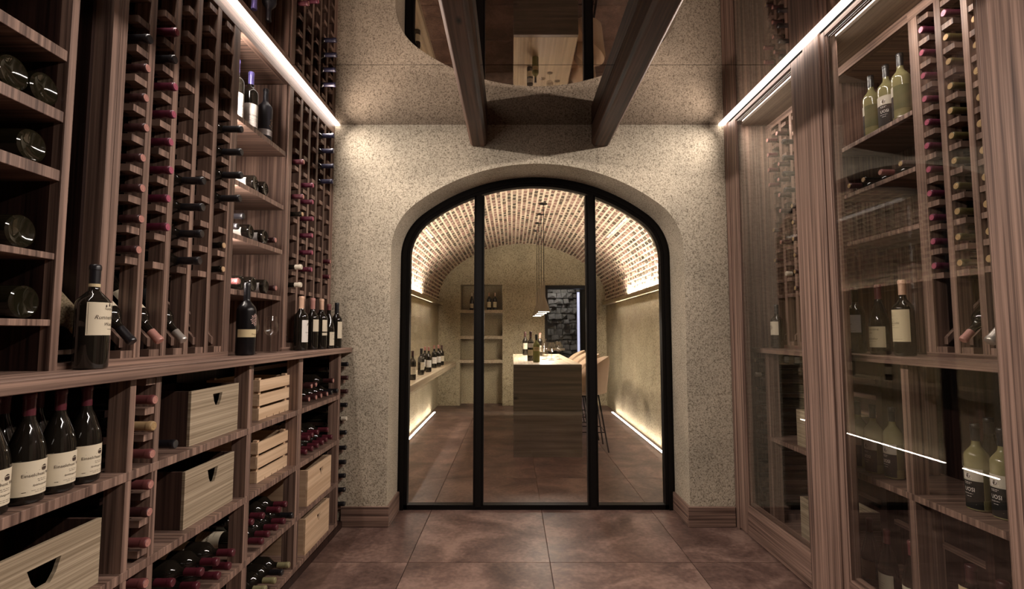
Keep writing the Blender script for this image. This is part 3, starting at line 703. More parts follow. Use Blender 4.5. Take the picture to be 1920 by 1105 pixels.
box(1.532, 1.59, 1.47, 3.346, .060, .086).build('floor_board', wood_y, t)
box(1.532, 2.06, 1.30, 1.468, 0, 2.62).build('end_panel', shaded_z, t)

tl = thing('soffit_light', 'slim light strip under the soffit behind the top rails of the right glass doors', 'light', (1.50, 1.5, 2.625))
for a, b in ((1.53, 2.31), (2.47, 3.33)):
    box(1.489, 1.505, a, b, 2.6215, 2.6275).build('profile', shade_m, tl); box(1.491, 1.503, a + .004, b - .004, 2.6195, 2.6215).build('diffuser', emit('led_soffit', WHITE, L_SOFF), tl)
    ld = bpy.data.lights.new('strip_light', 'AREA'); ld.shape = 'RECTANGLE'; ld.size = .012; ld.size_y = b - a; ld.energy = P_SOFF * (b - a); ld.color = WHITE; ld.spread = R(150)
    lo = bpy.data.objects.new('strip_light', ld); C.objects.link(lo); lo.parent = tl; lo.location = (.0, (a + b) / 2 - 1.5, -.010); lo.rotation_euler = (0, R(-38), 0)

# ------------------------------------------------------------------ bottle kinds
spec('rk_brown', r=.0350, cap='brown', disc='disc_rose', caplen=.21); spec('rk_crimson', cap='crimson', disc='disc_pink', caplen=.23)
spec('rk_black', cap='black', caplen=.30, h=.325, glass=gl_dark); spec('rk_cork', cap='cork', cork=True); spec('rk_maroon', cap='maroon', disc='disc_rose')
spec('rk_navy', cap='navy', caplen=.30, h=.32); spec('rk_plum', cap='plum', disc='disc_pink', caplen=.24); spec('rk_olive', cap='olive', disc='disc_gold', caplen=.24)
spec('rk_tan', cap='tan', disc='disc_gold', caplen=.22); spec('rk_cream', cap='cream', caplen=.12); spec('rk_red', cap='red', disc='disc_rose', caplen=.2)
spec('rk_gold', cap='brown', disc='disc_gold')
def rack_bottles(S, posts, col, rows, kind, proto, desc, tipd, where):
    """rows: row numbers counted from the top rail (0); tipd: how far the neck stands out of the front"""
    y0, y1 = posts[col][1], posts[col + 1][0]; h = SPEC[kind]['h']
    for r_ in rows:
        hg = (y1 - y0 - .036) / 2; z = RZ[11 - r_] + .0112 + max(.0195, math.sqrt(max(0, SPEC[kind]['r'] ** 2 - hg * hg)) + .0006); j = random.uniform(-.004, .004)
        x = S.x - S.sg * (tipd + j) + S.sg * h
        nn = ORD[r_]
        bottle(kind, (x, (y0 + y1) / 2, z), RL if S.sg < 0 else RR_,
               f'{desc} bottle, {ORD[proto]} column {where}, {nn} slot from the top', 'bottles lying in the wall racks')
LN, LF = 'of the near left rack', 'of the far left rack'
rack_bottles(LU, PL, 0, [5, 6, 7, 8, 9, 10], 'rk_brown', 0, 'brown-capped rose-ended', .036, LN)
rack_bottles(LU, PL, 0, [11], 'rk_brown', 0, 'brown-capped rose-ended', .036, LN)
rack_bottles(LU, PL, 0, [4], 'rk_black', 0, 'black-necked', .036, LN)
rack_bottles(LU, PL, 1, [3, 5, 6, 7, 8, 9, 10], 'rk_crimson', 1, 'crimson-capped', .039, LN)
rack_bottles(LU, PL, 1, [4], 'rk_black', 1, 'black-necked', .039, LN)
rack_bottles(LU, PL, 2, [8, 9, 10, 11], 'rk_black', 2, 'long black-necked', .079, LN)
rack_bottles(LU, PL, 4, [5, 6, 7, 8], 'rk_black', 4, 'long black-necked', .079, LN)
rack_bottles(LU, PL, 4, [10, 11], 'rk_cork', 4, 'bare cork-ended', .02, LN)
rack_bottles(LU, PF, 0, [4, 6], 'rk_maroon', 0, 'maroon-capped', .045, LF); rack_bottles(LU, PF, 0, [7], 'rk_cork', 0, 'cork-ended', .045, LF); rack_bottles(LU, PF, 0, [10, 11], 'rk_cream', 0, 'cream-capped', .05, LF)
rack_bottles(LU, PF, 1, [5, 6, 7, 8, 9, 10], 'rk_crimson', 1, 'crimson-capped', .055, LF)
rack_bottles(LU, PF, 3, [1, 2, 3, 4], 'rk_navy', 3, 'navy-necked', .082, LF)
rack_bottles(LU, PF, 4, [9, 10], 'rk_maroon', 4, 'dark maroon-capped', .03, LF)
RN, RF = 'of the near right rack', 'of the far right rack'
rack_bottles(RU, PRN, 4, list(range(1, 12)), 'rk_plum', 0, 'plum-capped', .022, RN)
rack_bottles(RU, PRN, 3, [1], 'rk_plum', 1, 'plum-capped', .024, RN); rack_bottles(RU, PRN, 3, list(range(2, 12)), 'rk_olive', 1, 'olive gold-ended', .022, RN)
rack_bottles(RU, PRN, 2, list(range(1, 12)), 'rk_tan', 2, 'tan gold-ended', .022, RN)
rack_bottles(RU, PRN, 1, list(range(2, 12)), 'rk_tan', 3, 'tan gold-ended', .022, RN)
rack_bottles(RU, PRF, 4, [1, 2, 3, 4], 'rk_maroon', 0, 'maroon-capped', .05, RF); rack_bottles(RU, PRF, 4, [7, 9], 'rk_gold', 0, 'gold-ended', .03, RF)
rack_bottles(RU, PRF, 3, [1, 3, 4, 5, 6, 8], 'rk_brown', 1, 'brown-capped', .05, RF); rack_bottles(RU, PRF, 3, [10], 'rk_cream', 1, 'pale-ended', .03, RF)
rack_bottles(RU, PRF, 2, [2, 3, 4, 5], 'rk_black', 2, 'long black-necked', .085, RF); rack_bottles(RU, PRF, 2, [6, 7, 8, 9, 10, 11], 'rk_gold', 2, 'gold-ended', .04, RF)

# sloping display bottles in the tall bottom slots: neck down to the front
def label_std(paper, wd=.085, z0=.045, z1=.125, ang=0, inks=None): return [dict(paper=paper, ang=ang, w=wd, z0=z0, z1=z1, inks=inks or [])]
pr = Print().castle(0, .052, .022).words(0, .030, .050).words(0, .022, .056).words(0, .012, .04)
spec('tilt_black', cap='black', label=label_std('cream', .095, .085, .176, 180, [('dark', pr)])); spec('tilt_rose', cap='rose', label=label_std('cream', .095, .085, .176, 180, [('dark', pr)]), caplen=.16)
spec('tilt_silver', cap='silver', caplen=.16, label=label_std('black', .09, .07, .15, 180)); spec('tilt_burlap', cap='tan', glass=burlap_m)
spec('tilt_champ', 'champ', .041, .31, gl_dark, 'silver', caplen=.30, label=label_std('white', .10, .05, .13, 180))
def tilted(S, posts, col, kind, label):
    y = (posts[col][1] + posts[col + 1][0]) / 2; h = SPEC[kind]['h']; r = SPEC[kind]['r']; a = R(45.7)
    # axis runs down to the front; resting on the sloping rests (top edge from (.035, 1.228) to (.235, 1.433))
    ux, uz = -math.cos(a), -math.sin(a)            # along the neck: towards the front (less depth) and down
    nx, nz = -math.sin(a), math.cos(a)             # off the rest
    bd, bz = .206 + nx * (r + .004), 1.404 + nz * (r + .004)   # centre of the base
    x = S.x + S.sg * bd
    rot = (0, (PI / 2 + a) if S.sg < 0 else -(PI / 2 + a), 0)
    return bottle(kind, (x, y, bz), rot, label, 'sloping display bottles')
tilted(LU, PL, 0, 'tilt_black', 'sloping bottle with cream label and black neck, first low slot of left rack')
tilted(LU, PL, 1, 'tilt_rose', 'sloping bottle with cream label and rose cap, second low slot of left rack')
tilted(LU, PL, 2, 'tilt_silver', 'sloping bottle with silver cap in the third low slot of left rack')
tilted(LU, [(0, 1.366), (1.485, 0)], 0, 'tilt_burlap', 'rough burlap-wrapped bottle sloping in the narrow dark rack column')
tilted(RU, PRN, 2, 'tilt_champ', 'silver-foiled sparkling bottle, low slot next to the right rack middle')
tilted(RU, PRN, 1, 'tilt_champ', 'silver-foiled sparkling bottle, low slot close to the right picture edge')
tilted(RU, PRN, 3, 'tilt_rose', 'rose-capped bottle with cream label sloping in a low slot of right rack')

# ------------------------------------------------------------------ standing bottles, left worktop
g1 = 'bottles standing on the left worktop'
pk = Print().castle(.006, .077, .026).text('Runnerhbur', .004, .044, .0155, .35).text('Weisser', .012, .026, .0135, .35).words(.012, .016, .02).add(quad2(-.047, .047, .0025, .0032)).add(quad2(-.047, -.0463, .0032, .0868)).add(quad2(-.047, .047, .0868, .0875))
spec('big_left', r=.0405, h=.288, cap='black', caplen=.20, label=[dict(paper='cream', ang=0, w=.100, z0=.092, z1=.182, inks=[('dark', pk)]), dict(paper='gold', ang=0, w=.0, z0=0, z1=0)][:1])
o = bottle('big_left', (-1.160, 1.417, ZT), UP, 'large dark bottle with cream castle label on the near left worktop', g1)
rn = profile('bdx', .0405, .288)[0]
MB().lathe([(rn * 1.09, .2255), (rn * 1.10, .226), (rn * 1.10, .2335), (rn * 1.09, .234)], 20).build('neck_band', PAPER['gold'], o)
ps = Print().sun(.004, .082, .027)
pt = Print().text('Dessertwein', .006, .010, .010).words(.010, .020, .012).words(.01, .004, .03, .001)
spec('dessert', r=.040, h=.318, cap='black', caplen=.28, glass=gl_mattb, label=[dict(paper='gold', ang=0, w=.16, z0=.078, z1=.112, inks=[('dark', pt)]), dict(paper='black', ang=0, w=.07, z0=.072, z1=.0722, inks=[('pink', Print().sun(.0, .082, .028))])])
bottle('dessert', (-1.168, 2.252, ZT), UP, 'black bottle with pink sun emblem and gold band on the left worktop', g1)
def lab(paper, w_, z0, z1, ink, pr, ang=0): return [dict(paper=paper, ang=ang, w=w_, z0=z0, z1=z1, inks=[(ink, pr)])]
arcp = Print()
for i in range(9):
    a = R(150 - 13 * i); arcp.ring(.012 + .020 * math.cos(a), .082 + .022 * math.sin(a), .0042, .0018, 6)
arcp.words(.010, .078, .014).words(.010, .066, .02).text('Lammershof', .004, .050, .0095).words(.010, .036, .024).words(.01, .014, .02, .001)
spec('c1', r=.037, h=.297, cap='peach', caplen=.23, label=lab('white', .078, .045, .165, 'dark', arcp))
spec('c2', r=.0345, h=.297, cap='rose', caplen=.22, label=lab('cream', .074, .103, .172, 'dark', Print().bar(.014, .045, .016).words(.014, .036, .02).words(.014, .030, .016)))
spec('c3', r=.0345, h=.298, cap='peach', caplen=.22, label=lab('cream', .070, .103, .172, 'dark', Print().crest(.010, .046, .011).text('Weingut', .010, .030, .0085).words(.010, .02, .02)) + [dict(paper='cream', ang=0, w=.07, z0=.080, z1=.095)])
spec('c4', 'bur', .035, .272, cap='red', caplen=.14, label=lab('cream', .072, .018, .100, 'dark', Print().words(0, .068, .04).text('2011', .010, .054, .009).text('ADELA', .004, .036, .0115).words(.01, .024, .02)))
spec('c5', r=.0335, h=.287, cap='black', caplen=.28, label=lab('cream', .070, .060, .165, 'dark', Print().sprig(.014, .062, .022).words(.002, .046, .012)))
for k, (x, y, lb) in dict(c1=(-1.158, 2.815, 'peach-capped bottle with tall white label, nearest of the worktop group by the wall'), c2=(-1.158, 2.973, 'rose-capped bottle with high cream label, second of the worktop group by the wall'),
        c3=(-1.140, 3.062, 'peach-capped bottle with cream label and narrow strip label, worktop group'), c4=(-1.130, 3.160, 'short burgundy bottle with red cap and low cream label, worktop group'),
        c5=(-1.118, 3.268, 'black-capped bottle with floral sprig label right against the plaster wall')).items():
    bottle(k, (x, y, ZT), UP, lb, g1)
# stemware
def glass(loc, h, r, label, group, par=None):
    t = thing('wine_glass', label, 'glass', loc, group); t['_at'] = (0, 0, 0)
    MB().lathe([(.0001, h * .46), (r * .45, h * .475), (r * .82, h * .54), (r, h * .64), (r * .98, h * .74), (r * .80, h * .92), (r * .72, h)], 24).build('bowl', stem_m, t, 60)
    MB().lathe([(.0001, .004), (.0035, .006), (.0026, .02), (.0026, h * .40), (.0045, h * .455), (.0001, h * .46)], 10).build('stem', stem_m, t, 60)
    MB().lathe([(.0001, .0), (r * .85, .0), (r * .85, .0012), (r * .3, .003), (.0001, .005)], 24).build('foot', stem_m, t, 60)
    return t
for i, (x, y, lb) in enumerate(((-1.20, 2.36, 'wine glass just behind the black sun-emblem bottle'), (-1.238, 2.425, 'middle wine glass of three on the left worktop'), (-1.19, 2.535, 'rightmost wine glass of three on the left worktop'))):
    glass((x, y, ZT), .178, .034, lb, 'wine glasses on the left worktop')

# display shelves of the left wall
pw = Print().text('ALTERMUEL', .0, .050, .0105, 0, .9).bar(0, .045, .05, .0008).words(0, .036, .05, .001).words(0, .028, .045, .001).bar(.004, .012, .022, .002)
spec('violet', r=.0345, h=.288, cap='violet', caplen=.22, label=lab('white', .11, .012, .122, 'dark', pw, -30))
spec('blackbr', r=.035, h=.268, cap='black', caplen=.02, glass=gl_matt, label=[dict(paper='grey', ang=-20, w=.12, z0=.020, z1=.050, inks=[('dark', Print().words(.008, .016, .05).words(.01, .008, .03, .001))]),
     dict(paper='black', ang=-20, w=.004, z0=.052, z1=.0522, inks=[('orange', Print().sprig(.010, .034, .030, 22, .20)), ('white', Print().sprig(.022, .030, .026, 14, .16))])])
gA = 'bottles on the left display shelves'
bottle('violet', (-1.262, 2.266, 2.210), UP, 'violet-capped white-label bottle behind the rack upright, top left display shelf', gA)
bottle('violet', (-1.256, 2.385, 2.210), UP, 'violet-capped white-label bottle in the middle of the top left display shelf', gA)
bottle('blackbr', (-1.248, 2.515, 2.210), UP, 'matt black bottle with orange floral print on the top left display shelf', gA)
spec('lay_black', r=.0355, h=.29, cap='black'); spec('lay_white', r=.036, h=.285, cap='black', label=lab('white', .15, .03, .15, 'dark', Print(), 180)); spec('lay_grey', r=.036, h=.285, cap='black', label=lab('grey', .15, .02, .14, 'dark', Print(), 180))
spec('lay_dark', r=.034, h=.27, cap='black', label=lab('black', .15, .03, .15, 'dark', Print(), 180))
def lay_base(kind, y, z, label, d=.02): return bottle(kind, (LU.x - d, y, z + .0365), (0, R(-90), R(random.uniform(-4, 4))), label, gA)
z = 1.918; lay_base('lay_white', 2.385, z, 'lying white-label bottle, base outwards, second left display shelf', .012); lay_base('lay_grey', 2.485, z, 'lying grey-label bottle, base outwards, second left display shelf', .012)
z = 1.680; lay_base('lay_white', 2.375, z, 'lying white-label bottle, base outwards, third left display shelf', .02); lay_base('lay_grey', 2.50, z, 'lying grey-label bottle, base outwards, third left display shelf', .014)
bottle('lay_black', (LU.x - .300, 2.245, z + .0365), RL, 'black-necked bottle lying neck outwards on the third left display shelf', gA); bottle('lay_black', (LU.x - .302, 2.292, z + .0935), RL, 'black-necked bottle lying on top of another, third left display shelf', gA)
bottle('rk_brown', (LU.x - .302, 2.588, z + .0365), RL, 'brown-capped bottle lying neck outwards at the far end, third left display shelf', gA)
z = 1.436; lay_base('lay_white', 2.40, z, 'lying white-label bottle, base outwards, lowest left display shelf', .012); lay_base('lay_grey', 2.525, z, 'lying grey-label bottle, base outwards, lowest left display shelf', .012)
bottle('rk_red', (LU.x - .302, 2.255, z + .0365), RL, 'red-capped bottle lying neck outwards on the lowest left display shelf', gA); bottle('rk_brown', (LU.x - .302, 2.61, z + .0365), RL, 'brown-capped bottle at the far end of the lowest left display shelf', gA)
bottle('lay_dark', (LU.x - .03, 2.328, z + .0365), (0, R(-90), 0), 'lying dark-label bottle, base outwards, lowest left display shelf', gA)

# large lying bottles at the left picture edge, bases outwards
spec('magnum', r=.042, h=.31, cap='black', glass=plain('olive_black_glass', (.011, .0095, .005), .06))
gM = 'large lying bottles at the left picture edge'
for y, z, lb in ((1.215, 1.842, 'large lying bottle on the second dark shelf at the left picture edge, nearer one'), (1.2995, 1.842, 'large lying bottle on the second dark shelf at the left picture edge, farther one'),
                 (1.276, 1.681, 'large lying bottle alone on the third dark shelf at the left edge'), (1.262, 1.457, 'large lying bottle alone on the fourth dark shelf at the left edge'), (1.284, 1.282, 'large lying bottle on the lowest dark shelf at the left edge')):
    bottle('magnum', (LU.x - .018, y, z + .0425), (0, R(-90), 0), lb, gM)

# ------------------------------------------------------------------ bottles in the left base cabinet
pe = Print().crest(.010, .058, .013).bar(-.014, .054, .026, .0006).text('Einselchust Wein', .002, .042, .0108).words(.006, .034, .022, .001).words(.006, .030, .020, .001).text('Spätburgunder', .004, .020, .0062, .3).words(-.028, .008, .010, .0013).words(.004, .010, .04, .0008).words(.006, .006, .03, .0008)
spec('burg', 'bur', .0375, .252, cap='maroon', caplen=.21, label=lab('cream', .110, .020, .098, 'dark', pe, -4))
gB = 'burgundy bottles in the left base cabinet'
for y, lb in ((1.392, 'burgundy bottle with maroon cap and cream label beside the upright, left cabinet'), (1.312, 'burgundy bottle with maroon cap, second from the upright, left cabinet'), (1.228, 'burgundy bottle with maroon cap, third from the upright, left cabinet'), (1.140, 'burgundy bottle with maroon cap at the left picture edge, left cabinet')):
    bottle('burg', (-1.142, y, LV[0]), UP, lb, gB)
for y, lb in ((1.262, 'burgundy bottle in the dark second row behind the front row, nearer one'), (1.352, 'burgundy bottle in the dark second row behind the front row, farther one')):
    bottle('burg', (-1.235, y, LV[0]), UP, lb, gB)
# narrow column
gC = 'bottles in the narrow column of the left base cabinet'
for i, (z, k, d) in enumerate(((1.0476, 'rk_red', 'red-capped'), (.9705, 'rk_tan', 'tan-capped'), (LV[0], 'rk_red', 'red-capped'), (.8010, 'rk_red', 'red-capped'), (.7225, 'rk_brown', 'brown-capped'), (.6355, 'rk_red', 'red-capped'), (.5205, 'rk_red', 'red-capped'))):
    bottle(k, (-1.062 - .30, 1.5425, z + (.0368 if z == LV[0] else 0)), RL, f'{d} lying bottle in the narrow left cabinet column, {ORD[i]} from the top', gC)
spec('end_black', r=.036, cap='black', caplen=.22); spec('end_brown', r=.036, cap='brown', caplen=.22); spec('end_cream', r=.036, cap='cream', caplen=.12)
gD = 'bottles in the end column of the left base cabinet'
for i, z in enumerate([1.040, .953, .866, .780, .693, .606, .510, .420, .335, .248, .160]):
    k = 'end_cream' if i == 4 else ('end_brown' if i in (1, 2) else 'end_black')
    bottle(k, (-1.060 - .30, 3.338, z), RL, f'{dict(end_cream="pale-capped", end_brown="brown-capped", end_black="black-capped")[k]} lying bottle in the end column by the wall, {ORD[i]} from the top', gD)
# lying stacks
lp = Print().text('Rotwein', 0, .045, .018, .3).words(0, .03, .05).words(0, .02, .04).words(0, .07, .03)
spec('pile_m', r=.0375, h=.30, cap='maroon', caplen=.20, label=lab('cream', .12, .03, .13, 'dark', lp, 205)); spec('pile_k', r=.0375, h=.30, cap='khaki', caplen=.19, label=lab('cream', .12, .03, .13, 'dark', lp, 205))
spec('pile_b', r=.0375, h=.30, cap='black', caplen=.2); spec('pile_r', r=.0375, h=.30, cap='brown', caplen=.2, disc='disc_rose')
def pile(bay, z, ys, kinds, tips, ups=(), group='', upk='pile_m'):
    for i, (y, k, tx) in enumerate(zip(ys, kinds, tips)):
        bottle(k, (tx - .30, y, z + .0377), (0, R(90), 0), f'{dict(pile_m="maroon-capped", pile_k="khaki-capped", pile_b="black-capped", pile_r="brown-capped")[k]} bottle, bottom layer of {bay}, {ORD[i]} from near side', group)
    for i, (y, tx) in enumerate(ups):
        bottle(upk, (tx - .30, y, z + .0377 + .0655), (0, R(90), 0), f'{dict(pile_m="maroon-capped", pile_r="brown-capped")[upk]} bottle, upper layer of {bay}, {ORD[i]} from near side', group)
pile('pile below the oak boxes', LV[2], [1.72, 1.797, 1.874, 1.951, 2.028], ['pile_m'] * 5, [-1.085, -1.09, -1.105, -1.075, -1.078], [(1.7585, -1.12), (1.8355, -1.07), (1.9125, -1.06), (1.9895, -1.045)], 'lying bottle stacks in the left base cabinet')
pile('pile below the slatted crates', LV[2], [2.262, 2.339, 2.416, 2.493, 2.570], ['pile_m', 'pile_m', 'pile_m', 'pile_m', 'pile_b'], [-1.066, -1.076, -1.074, -1.075, -1.07], [(2.3005, -1.13), (2.3775, -1.12), (2.4545, -1.082), (2.5315, -1.085)], 'lying bottle stacks in the left base cabinet')
pile('row beside the pine boxes', LV[3], [2.285, 2.363, 2.441, 2.519, 2.597], ['pile_k', 'pile_k', 'pile_k', 'pile_b', 'pile_k'], [-1.10, -1.092, -1.086, -1.088, -1.09], (), 'lying bottle stacks in the left base cabinet')
pile('topmost far pile', LV[0], [2.765, 2.842, 2.919, 2.996, 3.073, 3.150], ['pile_r', 'pile_r', 'pile_r', 'pile_r', 'pile_b', 'pile_b'], [-1.082, -1.073, -1.074, -1.068, -1.067, -1.060], [(2.8035, -1.085), (2.8805, -1.09), (3.1115, -1.075)], 'lying bottle stacks in the left base cabinet', 'pile_r')
pile('pile above the pine boxes', LV[1], [2.765, 2.842, 2.919, 2.996, 3.073, 3.150], ['pile_m'] * 6, [-1.088, -1.085, -1.084, -1.084, -1.09, -1.086], [(2.8035, -1.09), (2.8805, -1.10), (2.9575, -1.10), (3.0345, -1.07)], 'lying bottle stacks in the left base cabinet')
bottle('pile_b', (-1.075 - .30, 1.668, LV[0] + .0377), RL, 'black-capped bottle lying beside the upper oak box in the left cabinet', 'lying bottle stacks in the left base cabinet')

# ------------------------------------------------------------------ boxes and crates
yz_ = lambda u, v, w_: (w_, u, v)
def gift_box(x, y0, y1, z0, z1, hole, label, front, sidem, group, dp=.26, sg=-1):
    """open box with a cut-out grip; x = front plane, hole = (cy, top, width_top, width_bottom, depth)"""
    z0 += .0008; t = thing('wooden_box', label, 'box', (x, y0, z0), group); th = .010
    cy, tz, wt, wb, hd = hole; hp = [(cy - wt / 2, tz), (cy - wb / 2, tz - hd), (cy + wb / 2, tz - hd), (cy + wt / 2, tz)]
    if wb > wt * .3: hp = [(cy - wt / 2, tz), (cy - wt * .36, tz - hd * .62), (cy - wb / 2, tz - hd), (cy + wb / 2, tz - hd), (cy + wt * .36, tz - hd * .62), (cy + wt / 2, tz)]
    MB().slab([[(y0, z0), (y1, z0), (y1, z1), (y0, z1)], hp], x, x + sg * th, yz_).build('front_panel', front, t)
    X0, X1 = sorted((x + sg * th, x + sg * dp))
    for a, b in ((y0, y0 + th), (y1 - th, y1)): box(X0, X1, a, b, z0, z1).build('side_panel', sidem, t)
    X2, X3 = sorted((x + sg * dp, x + sg * (dp - th))); box(X2, X3, y0 + th, y1 - th, z0, z1).build('back_panel', sidem, t)
    box(X0, X1, y0 + th, y1 - th, z0, z0 + .008).build('bottom_panel', sidem, t)
    return t
gX = 'wooden boxes and crates in the base cabinets'
gift_box(-1.118, 1.806, 2.117, LV[0], 1.042, (1.968, 1.018, .062, .022, .045), 'oak box with dark sides under the left worktop, upper of two', crate_w, crate_s, gX)
gift_box(-1.118, 1.792, 2.102, LV[1], .770, (1.956, .742, .066, .026, .050), 'oak box with dark sides in the left cabinet, directly below the similar box', crate_w, crate_s, gX)
gift_box(-1.112, 1.13, 1.428, LV[1], .748, (1.262, .700, .090, .034, .052), 'large oak box below the burgundy bottles at the lower left picture edge', crate_w, crate_s, gX)
gift_box(-1.094, 2.806, 3.163, LV[2], .507, (3.005, .474, .058, .010, .040), 'pale pine box with triangular grip in the left cabinet, upper of two', pine_y, pine_x, gX)
gift_box(-1.094, 2.794, 3.147, LV[3], .257, (2.985, .224, .058, .010, .040), 'pale pine box with triangular grip on the lowest left cabinet shelf', pine_y, pine_x, gX)
gift_box(1.630, 2.704, 2.978, RV[0], .808, (2.84, .765, .062, .024, .048), 'pale box behind the far glass door, upper of two on the right', crate_w, crate_w, gX, sg=1)
gift_box(1.630, 2.704, 2.974, RV[1], .322, (2.842, .280, .062, .024, .048), 'pale box on the lowest shelf behind the far glass door', crate_w, crate_w, gX, sg=1)
def slat_crate(x, y0, y1, z0, z1, label):
    z0 += .0008; t = thing('slatted_crate', label, 'crate', (x, y0, z0), gX); h = z1 - z0; sl = h * .285; gp = (h - 3 * sl) / 2; dp = .24
    for k in range(3):
        za = z0 + k * (sl + gp)
        mb = MB()
        if k == 0:                            # little notches in the lower edge
            pts = [(y0, za)]
            for q in (.25, .46, .66, .86):
                yy = y0 + (y1 - y0) * q; pts += [(yy - .003, za), (yy - .003, za + .009), (yy + .003, za + .009), (yy + .003, za)]
            pts += [(y1, za), (y1, za + sl), (y0, za + sl)]; mb.slab([pts], x, x - .009, yz_)
        else: mb.box(x - .009, x, y0, y1, za, za + sl)
        mb.build('slat', pine_y, t); box(x - dp, x - dp + .009, y0, y1, za, za + sl).build('slat', pine_y, t)
        for a, b in ((y0, y0 + .009), (y1 - .009, y1)): box(x - dp + .0092, x - .0092, a, b, za, za + sl).build('slat', pine_x, t)
    for a in (y0 + .0092, y1 - .0292):
        for xa in (x - .0292, x - dp + .0092): box(xa, xa + .020, a, a + .020, z0, z1 + .008).build('corner_post', pine_x, t)
    box(x - dp + .0095, x - .0095, y0 + .03, y1 - .03, z0 + .002, z0 + .010).build('bottom_board', pine_x, t)
slat_crate(-1.134, 2.325, 2.635, LV[0], 1.032, 'pale slatted pine crate directly under the left worktop')
slat_crate(-1.134, 2.328, 2.636, LV[1], .754, 'pale slatted pine crate on the shelf below the similar crate')

# ------------------------------------------------------------------ bottles behind the right glass
gR = 'bottles behind the right glass doors'
sky = Print().words(.0, .012, .05, .002)
def quosi():
    p = Print().add(quad2(-.034, .034, .0, .056))
    return p
qw = Print().text('UOSI', .002, .028, .0200, 0, .80).words(-.002, .058, .026, .0016).words(-.004, .053, .02, .0016).words(-.002, .0185, .030, .0014).words(.0, .009, .016, .0014).poly([(-.012, .072), (-.006, .072), (-.006, .090), (-.012, .090)]).poly([(-.012, .072), (.012, .072), (.012, .076), (-.012, .076)]).poly([(.002, .078), (.008, .078), (.008, .090), (.002, .090)])
tri = Print().add(([(-.004, .0), (.044, .0), (.044, .033), (.020, .0165)], [(0, 1, 3), (1, 2, 3)]))
spec('quosi', r=.0375, h=.308, glass=gl_white, cap='black', caplen=.20, label=[dict(paper='black', ang=180, w=.088, z0=.042, z1=.106), dict(paper='sky', ang=180, w=.088, z0=.106, z1=.150, inks=[('dark', Print().crest(0, .016, .014))]),
     dict(paper='black', ang=180, w=.0001, z0=.0400, z1=.0401, inks=[('white', qw)]), dict(paper='olive', ang=300, w=.066, z0=.042, z1=.150), dict(paper='black', ang=180, w=.088, z0=.008, z1=.042, inks=[('glassy', tri)])])
for x, y, z, lb in ((1.672, 2.512, RV[0], 'white wine bottle with black label on the right shelf, farthest of the row'), (1.668, 2.404, RV[0], 'white wine bottle with black label on the right shelf, second of the row'), (1.694, 2.318, RV[0], 'white wine bottle with black label on the right shelf, beside the upright'),
                    (1.700, 1.912, RV[0], 'white wine bottle with black label near the right edge, farther of two'), (1.712, 1.822, RV[0], 'white wine bottle with black label near the right edge, nearer of two'),
                    (1.765, 2.438, 2.200, 'white wine bottle on the top right display shelf, left one of three'), (1.765, 2.336, 2.200, 'white wine bottle on the top right display shelf, middle one of three'), (1.755, 2.235, 2.200, 'white wine bottle on the top right display shelf, right one of three')):
    bottle('quosi', (x, y, z), (0, 0, R(4) if z < 1 else R(30 if 'middle' in lb else -67)), lb, gR)
spec('darkstand', 'champ', r=.038, h=.31, cap='black', label=lab('cream', .06, .04, .09, 'dark', Print(), 180)); bottle('darkstand', (1.86, 2.03, RV[0]), UP, 'dark bottle standing far back behind the upright, lower right cabinet', gR)
spec('r1', r=.040, h=.318, cap='black', caplen=.24, label=lab('grey', .100, .098, .182, 'dark', Print().castle(-.022, .060, .026).text('Rotgipfler', -.012, .036, .012).words(-.012, .026, .034).words(.0, .008, .06, .0008), 195))
spec('r2', 'bur', .040, .315, cap='red', caplen=.21, label=lab('ivory', .100, .032, .125, 'dark', Print().text('GUT KATERNE', -.010, .076, .0105).text('Lese', -.014, .062, .0105, .3).text('weinkeller', -.008, .034, .0135).words(-.008, .026, .044, .001).words(-.02, .012, .02, .001), 195))
spec('r3', r=.040, h=.322, cap='peach', caplen=.20, label=lab('ivory', .096, .060, .195, 'dark', Print().sprig(-.018, .112, .018, 20, .7).words(-.024, .094, .024).words(-.022, .086, .026).text('NEULESE', -.010, .074, .0105).words(-.02, .068, .02).words(-.012, .058, .036, .001).words(-.03, .022, .010, .0016).words(-.006, .010, .05, .001), 195))
for k, (x, y, lb) in dict(r1=(1.660, 2.475, 'dark bottle with grey landscape label on the right worktop, farthest of three'), r2=(1.662, 2.320, 'burgundy bottle with red cap and ivory label on the right worktop'), r3=(1.660, 2.172, 'peach-capped bottle with tall ivory label on the right worktop')).items(): bottle(k, (x, y, ZT), UP, lb, gR)
spec('rf', r=.036, h=.272, cap='black', caplen=.22, label=lab('cream', .066, .082, .165, 'dark', Print().crest(-.018, .045, .022), 205))
bottle('rf', (1.655, 3.205, ZT), UP, 'dark bottle with square cream label behind the far glass door, leftmost', gR); bottle('rf', (1.648, 2.775, ZT), UP, 'dark bottle half hidden by the broad post behind the far glass door', gR)
spec('low', 'bur', .038, .292, cap='red', caplen=.20, label=lab('cream', .085, .030, .110, 'dark', Print().sprig(-.02, .060, .014, 12, .6).words(-.01, .040, .04, .001).words(-.012, .03, .036, .001).words(-.01, .02, .03, .001), 195))
for x, y, lb in ((1.668, 2.462, 'dark burgundy bottle with red cap on the lowest right shelf, farthest'), (1.650, 2.325, 'dark burgundy bottle with red cap on the lowest right shelf, middle'), (1.665, 2.205, 'dark burgundy bottle with red cap on the lowest right shelf, beside the upright')): bottle('low', (x, y, RV[1]), UP, lb, gR)
spec('foil', 'champ', .041, .30, cap='brown', caplen=.34, label=lab('gold', .05, .20, .225, 'dark', Print().words(0, .01, .03), 195))
